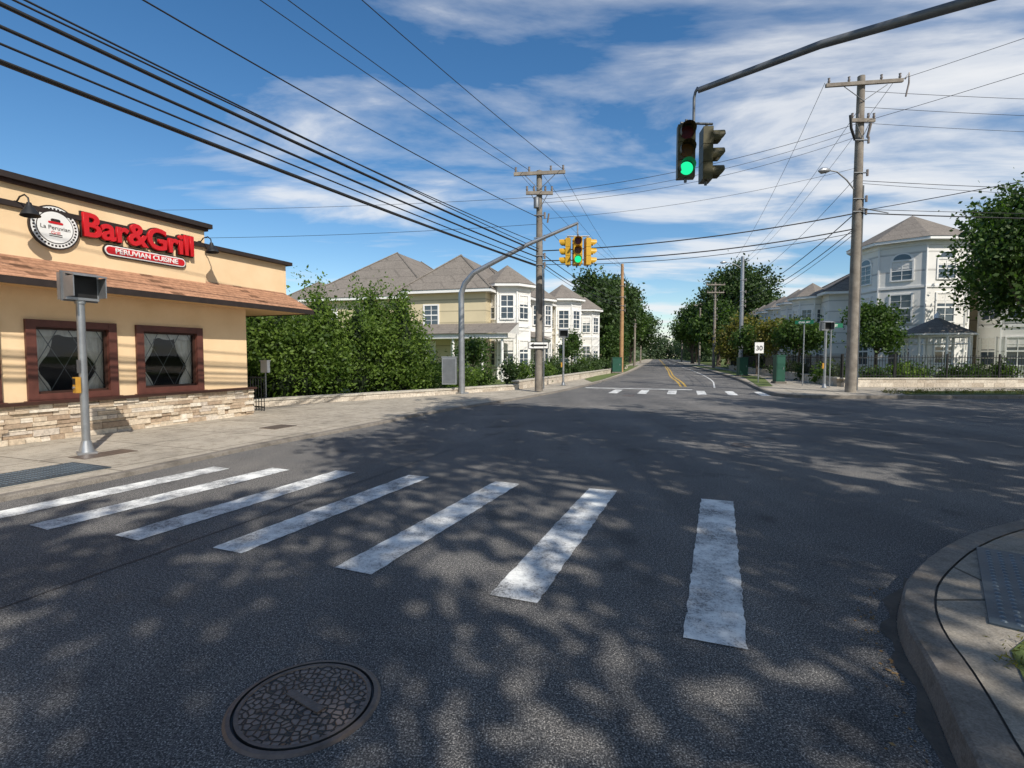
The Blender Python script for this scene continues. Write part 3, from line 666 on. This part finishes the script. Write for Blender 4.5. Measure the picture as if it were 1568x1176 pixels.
# signs / cabinets
def sign(name,x,y,w,h,zc,mat,face=180,border=None,txt=None,z0=.1,post=.03,postm=STEEL,top=None):
    g=group(name,(x,y,z0)); b=B(); b.tube([(x,y,z0),(x,y,top or zc+h/2)],post,postm,8); b.obj('post',g)
    f=Fr((x,y),face-90); b=B(); b.bx(f,-w/2,w/2,post+.003,post+.012,zc-h/2,zc+h/2,mat)
    if border: b.bx(f,-w/2+.03,w/2-.03,post+.012,post+.015,zc-h/2+.03,zc+h/2-.03,border)
    b.obj('panel',g)
    if txt: text('lettering',txt[0],0,post+.018,zc-txt[1]*.38,txt[1],txt[2],g,.004,.002,f,'CENTER')
sign('speed_limit_sign',13.3,28.2,.46,.58,2.0,WHITE,185,None,('30',.36,BLACK),.12)
sign('street_name_sign',14.6,24.0,1.0,.2,2.95,SGN,180,None,('MAIN ST',.14,WHITE),.12)
sign('street_name_sign',14.2,25.5,.8,.18,3.2,SGN,215,None,('OAK AV',.13,WHITE),.12)
g=group('one_way_sign',(1.12,21.6,2.0)); b=B(); f=Fr((1.1,21.72),90); b.bx(f,-.42,.42,0,.01,1.85,2.15,BLACK); b.bx(f,-.39,.39,.01,.014,1.88,2.12,WHITE)
b.face([f.p(-.36,.018,2.0),f.p(-.2,.018,2.09),f.p(-.2,.018,2.04),f.p(.34,.018,2.04),f.p(.34,.018,1.96),f.p(-.2,.018,1.96),f.p(-.2,.018,1.91)],BLACK); b.obj('panel',g)
def cabinet(x,y,w,d,h,mat,z0=.1):
    g=group('utility_cabinet',(x,y,z0)); b=B(); f=Fr((x,y),90); b.bx(f,-w/2-.06,w/2+.06,-d/2-.06,d/2+.06,z0,z0+.1,CURB); b.bx(f,-w/2,w/2,-d/2,d/2,z0+.1,z0+h,mat); b.bx(f,-w/2-.03,w/2+.03,-d/2-.03,d/2+.03,z0+h,z0+h+.05,mat)
    b.bx(f,-w/2+.04,w/2-.04,d/2,d/2+.012,z0+.15,z0+h-.05,mat); b.bx(f,w*.25,w*.3,d/2+.012,d/2+.03,z0+h*.5,z0+h*.6,STEEL); b.obj('housing',g)
cabinet(9.0,45,.8,.6,1.3,GRNM); cabinet(14.1,27.6,.45,.4,1.45,GRNM,.12); cabinet(16.3,37,.6,.5,1.3,GRNM,.12)

# ------------------------------------------------------------------ low walls / fence
STONEL=tinted('garden_wall_stone',[(0,(.44,.37,.29)),(.5,(.56,.49,.40)),(1,(.64,.57,.47))],.9,.4)
def lowwall(name,pts,h,w=.3,z0=.05,fence=None):
    g=group(name,(pts[0][0],pts[0][1],z0)); b=B(); c=B(); fb=B()
    for i in range(len(pts)-1):
        a=Vector(pts[i]);e=Vector(pts[i+1]); d=e-a; az=math.degrees(math.atan2(d.x,d.y)); f=Fr(a,az); Ln=d.length
        t=0
        while t<Ln:
            l=min(ru(.35,.6),Ln-t); b.tint=R()
            b.bx(f,t+.003,t+l-.003,-w/2,w/2+ru(0,.012),z0,z0+h*.45,STONEL); b.tint=R(); b.bx(f,t+.003+.1,t+l-.003+.1,-w/2,w/2+ru(0,.012),z0+h*.46,z0+h-.06,STONEL); t+=l
        c.bx(f,-.05,Ln+.05,-w/2-.03,w/2+.035,z0+h-.06,z0+h,WALLC)
        if fence:
            zb=z0+h; zt=zb+fence
            for z in (zb+.1,zt-.12): fb.bx(f,0,Ln,-.015,.015,z,z+.03,BLACK)
            k=0
            while k<Ln:
                fb.bx(f,k,k+.018,-.009,.009,zb+.02,zt,BLACK); k+=.13
            k=0
            while k<Ln: fb.bx(f,k-.03,k+.03,-.03,.03,zb,zt+.06,BLACK); k+=2.4
    b.obj('blocks',g); c.obj('cap',g)
    if fence: fb.obj('iron_fence',g)
lowwall('garden_wall',[(-7.75,15.3),(-2.95,20.15),(.15,23.55)],.24); lowwall('garden_wall',[(.15,23.6),(3.75,32.8),(8.3,44.8),(14,64)],.4)
lowwall('garden_wall',[(15.5,24.5),(34,24.1),(60,24.1)],.42,.3,.12,1.05); lowwall('garden_wall',[(15.5,24.6),(24,57.5)],.42,.3,.12,1.05)

# ------------------------------------------------------------------ houses
def win(b,f,t,z,w,h,o=0,arch=False):
    fw=.09
    b.bx(f,t-w/2-fw,t-w/2,o-.02,o+.06,z-fw,z+h+fw,WHITE); b.bx(f,t+w/2,t+w/2+fw,o-.02,o+.06,z-fw,z+h+fw,WHITE)
    b.bx(f,t-w/2,t+w/2,o-.02,o+.055,z+h,z+h+fw,WHITE); b.bx(f,t-w/2,t+w/2,o-.02,o+.08,z-fw,z,WHITE)
    b.bx(f,t-w/2,t+w/2,o-.01,o+.015,z,z+h,GLS); b.bx(f,t-w/2,t+w/2,o+.015,o+.04,z+h*.48,z+h*.54,WHITE)
    b.bx(f,t-.02,t+.02,o+.015,o+.032,z,z+h*.48,WHITE); b.bx(f,t-.02,t+.02,o+.015,o+.032,z+h*.54,z+h,WHITE)
    if R()<.6: b.bx(f,t-w/2+.01,t+w/2-.01,o+.0155,o+.018,z+h*ru(.55,.8),z+h,CURT)
    for q in (.25,.77): b.bx(f,t-w/2,t-.02,o+.015,o+.03,z+h*q-.012,z+h*q+.012,WHITE); b.bx(f,t+.02,t+w/2,o+.015,o+.03,z+h*q-.012,z+h*q+.012,WHITE)
    if arch:
        n=10; pts=[f.p(t+(w/2+fw)*math.cos(math.pi*k/n),o+.05,z+h+fw+(w*.42)*math.sin(math.pi*k/n)) for k in range(n+1)]; b.face(pts,WHITE)
        pts=[f.p(t+(w/2-.06)*math.cos(math.pi*k/n),o+.056,z+h+fw+.02+(w*.33)*math.sin(math.pi*k/n)) for k in range(n+1)]; b.face(pts,GLS)
def hip(b,f,t0,t1,o0,o1,z,h,ov=.45,mat=ROOFG):
    b.bx(f,t0-ov+.05,t1+ov-.05,o0-ov+.05,o1+ov-.05,z-.02,z+.02,WHITE)
    for (a,c,d,e) in ((t0-ov,t1+ov,o1+ov-.05,o1+ov),(t0-ov,t1+ov,o0-ov,o0-ov+.05),(t0-ov,t0-ov+.05,o0-ov+.05,o1+ov-.05),(t1+ov-.05,t1+ov,o0-ov+.05,o1+ov-.05)): b.bx(f,a,c,d,e,z-.06,z+.13,WHITE)
    a,c,d,e=t0-ov-.04,t1+ov+.04,o0-ov-.04,o1+ov+.04; Lt,Lo=c-a,e-d; zz=z+.135
    if Lt>Lo: r0=f.p(a+Lo/2,(d+e)/2,z+h); r1=f.p(c-Lo/2,(d+e)/2,z+h); A,C,D,E=f.p(a,e,zz),f.p(c,e,zz),f.p(c,d,zz),f.p(a,d,zz); b.face([A,C,r1,r0],mat);b.face([D,E,r0,r1],mat);b.face([C,D,r1],mat);b.face([E,A,r0],mat)
    else: r0=f.p((a+c)/2,e-Lt/2,z+h); r1=f.p((a+c)/2,d+Lt/2,z+h); A,C,D,E=f.p(a,e,zz),f.p(c,e,zz),f.p(c,d,zz),f.p(a,d,zz); b.face([A,C,r0],mat);b.face([C,D,r1,r0],mat);b.face([D,E,r1],mat);b.face([E,A,r0,r1],mat)
    cr=[A,C,D,E]
    for q in range(4): b.tube([cr[q]+Vector((0,0,.02)),((r0 if (cr[q]-r0).length<(cr[q]-r1).length else r1)+Vector((0,0,.02)))],.06,mat,4,False,False)
def octo(x,y,r,z0,z1,roofh,mat,bw,br,b,phase=22.5,levels=((1.0,1.5),(3.9,1.4)),ww=.8,arch=-1,n=8,ov=.4,fin=False):
    pts=[(x+r*math.cos(math.radians(phase+360/n*k)),y+r*math.sin(math.radians(phase+360/n*k))) for k in range(n)]
    b.prism(pts,z0,z1,mat)
    for k in range(n):
        a=Vector(pts[(k+1)%n]);c=Vector(pts[k]); d=c-a; az=math.degrees(math.atan2(d.x,d.y)); f=Fr(a,az)
        if f.n.dot(Vector((a.x-x,a.y-y,0)))<0: f=Fr(c,az+180)
        L_=d.length; wv=min(ww,L_*.62)
        if f.n.y<.35 :
            for i,(z,h) in enumerate(levels): win(bw,f,L_/2,z,wv,h,0,arch==i)
        bw.bx(f,-.04,.04,-.05,.05,z0,z1-.01,WHITE)
        bw.bx(f,0,L_,.0,.06,z1-.3,z1-.02,WHITE)
        for zl in [l[0]-.55 for l in levels[1:]]: bw.bx(f,.04,L_-.04,.0,.045,zl,zl+.14,WHITE)
    R1=r+ov; e=[(x+R1*math.cos(math.radians(phase+360/n*k)),y+R1*math.sin(math.radians(phase+360/n*k))) for k in range(n)]
    bw.prism(e,z1-.05,z1+.12,WHITE); bw.face([(p[0],p[1],z1-.05) for p in e],WHITE)
    R2=R1+.04; e=[(x+R2*math.cos(math.radians(phase+360/n*k)),y+R2*math.sin(math.radians(phase+360/n*k))) for k in range(n)]
    for k in range(n): br.face([(e[k][0],e[k][1],z1+.125),(e[(k+1)%n][0],e[(k+1)%n][1],z1+.125),(x,y,z1+roofh)],ROOFG)
# left townhouses
F1=Fr((-1.6,32),106)
g=group('townhouse',(-4,34,.1)); b=B();bw=B();br=B()
b.bx(F1,-5.2,0,-12,0,.05,5.5,YSID); hip(br,F1,-5.2,0,-12,0,5.5,2.75)
b.bx(F1,-15,-5.25,-17,-3,.05,5.6,YSID); hip(br,F1,-15,-5.25,-17,-3,5.6,4.2)
b.bx(F1,-22,-15.2,-14,-6,.05,5.0,YSID); hip(br,F1,-22,-15.2,-14,-6,5.0,3.0)
win(bw,F1,-3.6,3.5,.9,1.2); 
for t in (-7,-10,-13): win(bw,F1,t,3.6,1.0,1.3,-3); win(bw,F1,t,1.0,1.0,1.4,-3)
for t in (-5.0,-3.2,-1.4,.4,1.6): bw.tube([F1.p(t,1.8,.1),F1.p(t,1.8,2.7)],.08,WHITE,8)
bw.bx(F1,-5.3,1.9,1.65,1.95,2.62,2.85,WHITE); bw.bx(F1,-5.3,1.9,0.01,2.0,2.58,2.62,WHITE)
br.face([F1.p(-5.5,2.15,2.86),F1.p(2.1,2.15,2.86),F1.p(2.1,.02,3.55),F1.p(-5.5,.02,3.55)],ROOFG); br.face([F1.p(2.1,2.15,2.86),F1.p(2.1,.02,2.86),F1.p(2.1,.02,3.55)],WSID)
win(bw,F1,-3.9,.9,1.0,1.5); win(bw,F1,-1.7,.9,1.0,1.5)
octo(-.3,34.0,1.55,.05,5.9,1.5,WSID,bw,br,b)
F2=Fr((-.2,35.2),22)
b.bx(F2,0,5.2,-9,0,.05,5.7,WSID); hip(br,F2,0,5.2,-9,0,5.7,2.3)
for t in (1.2,3.6): win(bw,F2,t,3.7,.85,1.4); win(bw,F2,t,.9,.85,1.5)
for t in (.4,2.5,4.6): bw.tube([F2.p(t,1.3,.1),F2.p(t,1.3,2.7)],.08,WHITE,8)
bw.bx(F2,.2,4.8,.0,1.4,2.6,2.8,WHITE); br.face([F2.p(.1,1.6,2.81),F2.p(4.9,1.6,2.81),F2.p(4.9,.01,3.4),F2.p(.1,.01,3.4)],ROOFG)
b.obj('walls',g); bw.obj('windows_and_trim',g); br.obj('roof',g)
g=group('townhouse',(4,44,.1)); b=B();bw=B();br=B()
F3=Fr((2.0,40.6),22); b.bx(F3,0,14,-9,0,.05,5.7,BSID); hip(br,F3,0,14,-9,0,5.7,2.7)
for t in (1.2,7,9.5,12): win(bw,F3,t,3.7,.85,1.4); win(bw,F3,t,.9,.85,1.5)
octo(1.9,40.3,1.2,.05,5.7,1.3,WSID,bw,br,b); octo(4.3,45.2,1.65,.05,6.2,1.5,WSID,bw,br,b); octo(7.3,53,1.5,.05,6.0,1.5,WSID,bw,br,b)
b.obj('walls',g); bw.obj('windows_and_trim',g); br.obj('roof',g)
# right victorian
g=group('victorian_house',(27,36,.13)); b=B();bw=B();br=B()
octo(26.7,35.4,3.2,.1,8.7,2.2,WSID,bw,br,b,levels=((1.0,1.7),(3.7,1.7),(6.35,1.15)),ww=1.05,arch=2,ov=.5)
F4=Fr((28.6,36.2),100); b.bx(F4,0,14,-11,0,.1,7.5,BSID); hip(br,F4,0,14,-11,0,7.5,3.1)
for t in (1.7,):
    for z in (1.0,4.2): win(bw,F4,t,z,.9,1.6)
octo(32.6,33.7,2.1,.1,6.7,1.5,WSID,bw,br,b,levels=((1.0,1.7),(3.9,1.6)),ww=1.0); octo(38,33.1,2.1,.1,6.7,1.5,WSID,bw,br,b,levels=((1.0,1.7),(3.9,1.6)),ww=1.0)
b.obj('walls',g); bw.obj('windows_and_trim',g); br.obj('roof',g)
F5=Fr((22.9,37.5),195)  # outward = left (west)
for i in range(3):
    g=group('townhouse',tuple(F5.p(-5-9*i,0,.13))); b=B();bw=B();br=B()
    t0=-1-9.2*i; b.bx(F5,t0-9.0,t0,-9,0,.1,5.8+.3*(i==0),WSID if i!=1 else BSID); hip(br,F5,t0-9.0,t0,-9,0,5.8+.3*(i==0),2.9)
    for t in (t0-1.3,t0-5,t0-8): win(bw,F5,t,3.7,.85,1.4); win(bw,F5,t,.9,.85,1.5)
    for tt in (t0-3.0,t0-7): p=F5.p(tt,.3,0); octo(p.x,p.y,1.35,.1,6.0,1.3,WSID,bw,br,b,levels=((1.0,1.5),(3.8,1.3)))
    fe=Fr(F5.p(t0,0,0),105); 
    if i==0:
        for t in (2,5): win(bw,fe,t,3.7,.9,1.4); win(bw,fe,t,1.0,.9,1.5)
    b.obj('walls',g); bw.obj('windows_and_trim',g); br.obj('roof',g)
# gazebo
gx,gy=23.0,28.4; g=group('gazebo',(gx,gy,.13)); b=B(); r=1.5; n=8
pt=[(gx+r*math.cos(math.pi/8+k*math.pi/4),gy+r*math.sin(math.pi/8+k*math.pi/4)) for k in range(n)]
b.prism([(gx+(p[0]-gx)*1.12,gy+(p[1]-gy)*1.12) for p in pt],.1,.35,WHITE)
for k in range(n):
    a=pt[k];c=pt[(k+1)%n]; b.tube([(a[0],a[1],.35),(a[0],a[1],2.7)],.065,WHITE,8)
    for z,rr in ((2.6,.07),(2.2,.025),(1.15,.035),(.5,.025)): b.tube([(a[0],a[1],z),(c[0],c[1],z)],rr,WHITE,5)
    for q in range(1,9):
        x=a[0]+(c[0]-a[0])*q/9;y=a[1]+(c[1]-a[1])*q/9
        b.tube([(x,y,.5),(x,y,1.15)],.015,WHITE,4); b.tube([(x,y,2.2),(x,y,2.6)],.012,WHITE,4)
b.obj('frame',g); b=B(); e=[(gx+(p[0]-gx)*1.22,gy+(p[1]-gy)*1.22) for p in pt]
b.prism(e,2.66,2.74,WHITE)
for k in range(n): b.face([(e[k][0],e[k][1],2.745),(e[(k+1)%n][0],e[(k+1)%n][1],2.745),(gx,gy,3.65)],ROOFG)
b.tube([(gx,gy,3.6),(gx,gy,3.75),(gx,gy,3.95)],[.18,.14,.02],WHITE,8); b.obj('roof',g)

# ------------------------------------------------------------------ vegetation
g=group('evergreen_hedge',(-7,19,.1)); bl=[]; core=B()
hs_=[3.2,3.9,3.3,4.3,3.5,4.6,3.5,4.2,4.85,3.8,4.6,3.2]
for i in range(12):
    q=i/11; x=-9.7+5.4*q+ru(-.2,.2); y=17.6+4.5*q+ru(-.5,.5)+.3; h=hs_[i]
    bl.append((x,y,h*.36,.85,.85,h*.36)); bl.append((x,y,h*.62,.5,.5,h*.30))
    for k in range(6): bl.append((x+ru(-.6,.6),y+ru(-.5,.5),h*ru(.70,.98),.11,.11,.5))
    for k in range(5): bl.append((x+ru(-.2,.8),y-ru(.5,1.0),h*ru(.2,.7),.28,.28,.42))
    core.tube([(x,y,.1),(x,y,.6),(x,y,h*.45),(x,y,h*.7),(x,y,h*.82)],[.3,.6,.55,.3,.05],CORE,9)  # dark filler core, the hedge's inner shade put into its colour
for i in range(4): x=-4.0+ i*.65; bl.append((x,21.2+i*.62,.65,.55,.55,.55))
core.obj('dark_core',g); leaves('foliage',bl,3000,24,.14,HEDGE,g,.36,.3,.5)
leaves('clipped_hedge',[(2.3+i*.62,31.6+i*1.62,.55,.5,.7,.5) for i in range(16)],500,22,.16,LEAFD,None,.3,.4)
for (x,y,r,h,m) in ((-2.4,23.6,.7,1.2,HEDGE),(-1.3,24.6,.6,1.0,LEAF),(-.3,25.8,.7,1.3,LEAFD),(.6,27.2,.6,1.1,HEDGE),(1.3,28.8,.7,1.4,LEAF),(1.9,30.2,.6,1.1,HEDGE),(-3.3,24.2,.8,1.3,LEAFD),(3.1,35.8,.7,1.7,LEAF),(5.5,40.5,.8,1.5,HEDGE),(-4.2,23.3,.7,1.2,LEAF),(6.6,46,.8,1.6,LEAFD),(8,50,.9,1.8,LEAF)): shrub('shrub',x,y,r,h,m)
tree('ornamental_tree',-2.0,27.6,2.35,1.15,1.1,120,22,.14,LEAF,.06,6,.4)
tree('ornamental_tree',4.3,37.8,3.4,1.0,1.2,120,22,.16,LEAF,.06,6,.4)
leaves('arborvitae',[(10.5,56,1.9,1.2,1.2,2.0),(10.5,56,3.6,.8,.8,1.4),(12,59,2.2,1.2,1.2,2.2)],260,22,.25,LEAF,None,.4,.4)
tree('ornamental_tree',18.9,27.2,4.2,1.8,1.9,340,22,.16,LEAF,.10,9,.45)
tree('ornamental_tree',17.2,31.5,3.6,1.6,1.7,240,22,.18,LEAF,.08,8,.5); tree('ornamental_tree',17.9,35.5,3.8,1.8,1.7,240,22,.18,LEAFY,.08,8,.5); tree('ornamental_tree',19.2,41,4.2,1.9,1.8,220,22,.2,LEAF,.08,8,.5)
for i in range(13): shrub('shrub',16.4+i*1.35,25.6+ru(0,.7),ru(.6,.8),ru(.8,1.2),random.choice((LEAF,HEDGE,HEDGE)),55,20,.14,.13)
for i in range(8): shrub('shrub',16.3+i*.95,27.3+i*3.4,ru(.6,.8),ru(.9,1.4),random.choice((LEAF,LEAFD,HEDGE)),45,20,.15,.13)
tree('street_tree',26.0,25.4,10.1,4.8,3.5,1700,22,.22,LEAF,.2,14,.8,zb=.13)
for (n_,x,y,h,cr,z0,k,m) in (('maple_tree',9.6,64,12.0,4.4,2.0,1050,LEAFD),('maple_tree',13.2,73,12.8,4.9,2.4,950,LEAFD),('maple_tree',17.8,86,13.4,5.2,2.2,850,LEAF),('maple_tree',23.5,104,13.2,5.6,2,700,LEAFD),
    ('maple_tree',33.0,76,15.4,5.8,3,1250,LEAFD),('maple_tree',28.4,72,9.0,3.6,1.8,600,LEAF),('maple_tree',38,92,14.5,5.8,3,700,LEAFD),('maple_tree',33.8,98,12,4.6,2,550,LEAF),('maple_tree',41.5,118,13,5.4,2,550,LEAFD),
    ('maple_tree',26.0,58,6.0,2.8,1.5,420,LEAFD),('maple_tree',22.4,51,4.8,2.0,1.4,300,LEAFY),('maple_tree',4,70,9,4.5,2,450,LEAFD)):
    tree(n_,x,y,h,cr,z0,k,20,.42 if y>60 else .3,m,.3,12,1.1)
bl=[]
for i in range(26):
    q=i/25; y=118+q*140; lx=31+ (y-118)*.255; rx=38.5+(y-118)*.275
    bl.append((lx-5-ru(0,3),y,5.0+ru(-.6,1.8),4.2,4.5,5.2)); bl.append((rx+6+ru(0,3),y,5.0+ru(-.6,2.2),4.4,4.5,5.4))
for i in range(46): x=-60+i*5.2; bl.append((x,262+ru(-8,8),5,6,5,ru(5,8)))
for i in range(8): bl.append((58+i*3.5,256,3.5,3,3,4.5))
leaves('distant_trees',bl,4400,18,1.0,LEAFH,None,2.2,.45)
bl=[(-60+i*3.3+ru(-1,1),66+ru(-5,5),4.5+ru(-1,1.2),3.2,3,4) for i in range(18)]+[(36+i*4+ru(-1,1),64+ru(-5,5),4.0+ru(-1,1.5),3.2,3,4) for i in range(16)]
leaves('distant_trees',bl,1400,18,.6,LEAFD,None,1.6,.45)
# street trees behind the camera that shade the crossing (clumped, airy crowns: dappled light)
for (x,y,h,cr,k) in ((3.4,-6.3,12.5,4.2,105),(8.6,-4.6,13.5,4.8,165),(10.8,.0,15,5.0,190),(6.2,-1.6,14.5,4.6,170),(6.6,2.6,16,4.4,165),(16.5,-1.4,15,5.4,210),(17.4,3.9,16,5.2,200),(24.5,1.5,16,5.6,220),(31.5,4.8,17,5.6,210),(24.5,6.4,16.5,4.4,150),(2.6,-11.5,12,4.2,80),(24,-7,16,5.5,110)):
    tree('street_tree',x,y,h,cr,6.2 if y<-4 else 8.4,k,42,.25,LEAF,.22,12,.52,.62,zb=.13)

# ------------------------------------------------------------------ light / world / camera
EL=43.0; AZ=149.3
sd=bpy.data.lights.new('sun','SUN'); sd.energy=5.0; sd.angle=math.radians(.5); sd.color=(1,.94,.85)
so=bpy.data.objects.new('sun',sd); scene.collection.objects.link(so)
e=math.radians(EL);a=math.radians(AZ); v=Vector((math.sin(a)*math.cos(e),math.cos(a)*math.cos(e),math.sin(e)))
so.rotation_euler=v.to_track_quat('Z','Y').to_euler(); so.location=(0,0,40)
w=bpy.data.worlds.new('World'); scene.world=w; w.use_nodes=True; nt=w.node_tree; nt.nodes.clear()
out=nt.nodes.new('ShaderNodeOutputWorld'); bg=nt.nodes.new('ShaderNodeBackground'); bg.inputs[1].default_value=.15
sky=nt.nodes.new('ShaderNodeTexSky'); sky.sky_type='NISHITA'; sky.sun_disc=False; sky.sun_elevation=e; sky.sun_rotation=a; sky.ozone_density=1.6; sky.air_density=1.0; sky.dust_density=.2
hs=nt.nodes.new('ShaderNodeHueSaturation'); hs.inputs['Saturation'].default_value=1.3; hs.inputs['Value'].default_value=.86; L(nt,sky.outputs[0],hs.inputs['Color'])
tc=nt.nodes.new('ShaderNodeTexCoord'); sp=nt.nodes.new('ShaderNodeSeparateXYZ'); L(nt,tc.outputs['Generated'],sp.inputs[0])
zz=math_(nt,'ADD',math_(nt,'MAXIMUM',sp.outputs[2],0.0),.10)
cx=math_(nt,'DIVIDE',sp.outputs[0],zz); cy=math_(nt,'DIVIDE',sp.outputs[1],zz)
cb=nt.nodes.new('ShaderNodeCombineXYZ'); L(nt,cx,cb.inputs[0]); L(nt,cy,cb.inputs[1])
mp=nt.nodes.new('ShaderNodeMapping'); mp.inputs['Rotation'].default_value=(0,0,math.radians(26)); mp.inputs['Scale'].default_value=(.52,1.0,1); mp.inputs['Location'].default_value=(.35,.2,0); L(nt,cb.outputs[0],mp.inputs[0])
n1=nt.nodes.new('ShaderNodeTexNoise'); n1.inputs['Scale'].default_value=1.5; n1.inputs['Detail'].default_value=10; n1.inputs['Roughness'].default_value=.57; n1.inputs['Distortion'].default_value=.35; L(nt,mp.outputs[0],n1.inputs['Vector'])
n2=nt.nodes.new('ShaderNodeTexNoise'); n2.inputs['Scale'].default_value=.55; n2.inputs['Detail'].default_value=2; L(nt,mp.outputs[0],n2.inputs['Vector'])
s_=math_(nt,'ADD',math_(nt,'MULTIPLY',n1.outputs['Fac'],.72),math_(nt,'MULTIPLY',n2.outputs['Fac'],.34))
s_=math_(nt,'ADD',s_,math_(nt,'MULTIPLY',sp.outputs[0],.09))
cl=ramp(nt,s_,[(.50,(0,0,0)),(.555,(.28,.28,.28)),(.61,(.8,.8,.8)),(.67,(1,1,1))])
mx=mix(nt,math_(nt,'MULTIPLY',cl,.92),hs.outputs[0],(5.9,6.0,6.15)); L(nt,mx,bg.inputs[0]); L(nt,bg.outputs[0],out.inputs[0])
cam=bpy.data.cameras.new('camera'); cam.lens=18.37; cam.sensor_width=36; cam.clip_end=4000; cam.clip_start=.05
co=bpy.data.objects.new('camera',cam); co.location=(0,0,1.56); co.rotation_euler=(math.radians(90-3.07),0,0); scene.collection.objects.link(co); scene.camera=co
scene.view_settings.view_transform='Standard'; scene.view_settings.look='None'; scene.view_settings.exposure=0
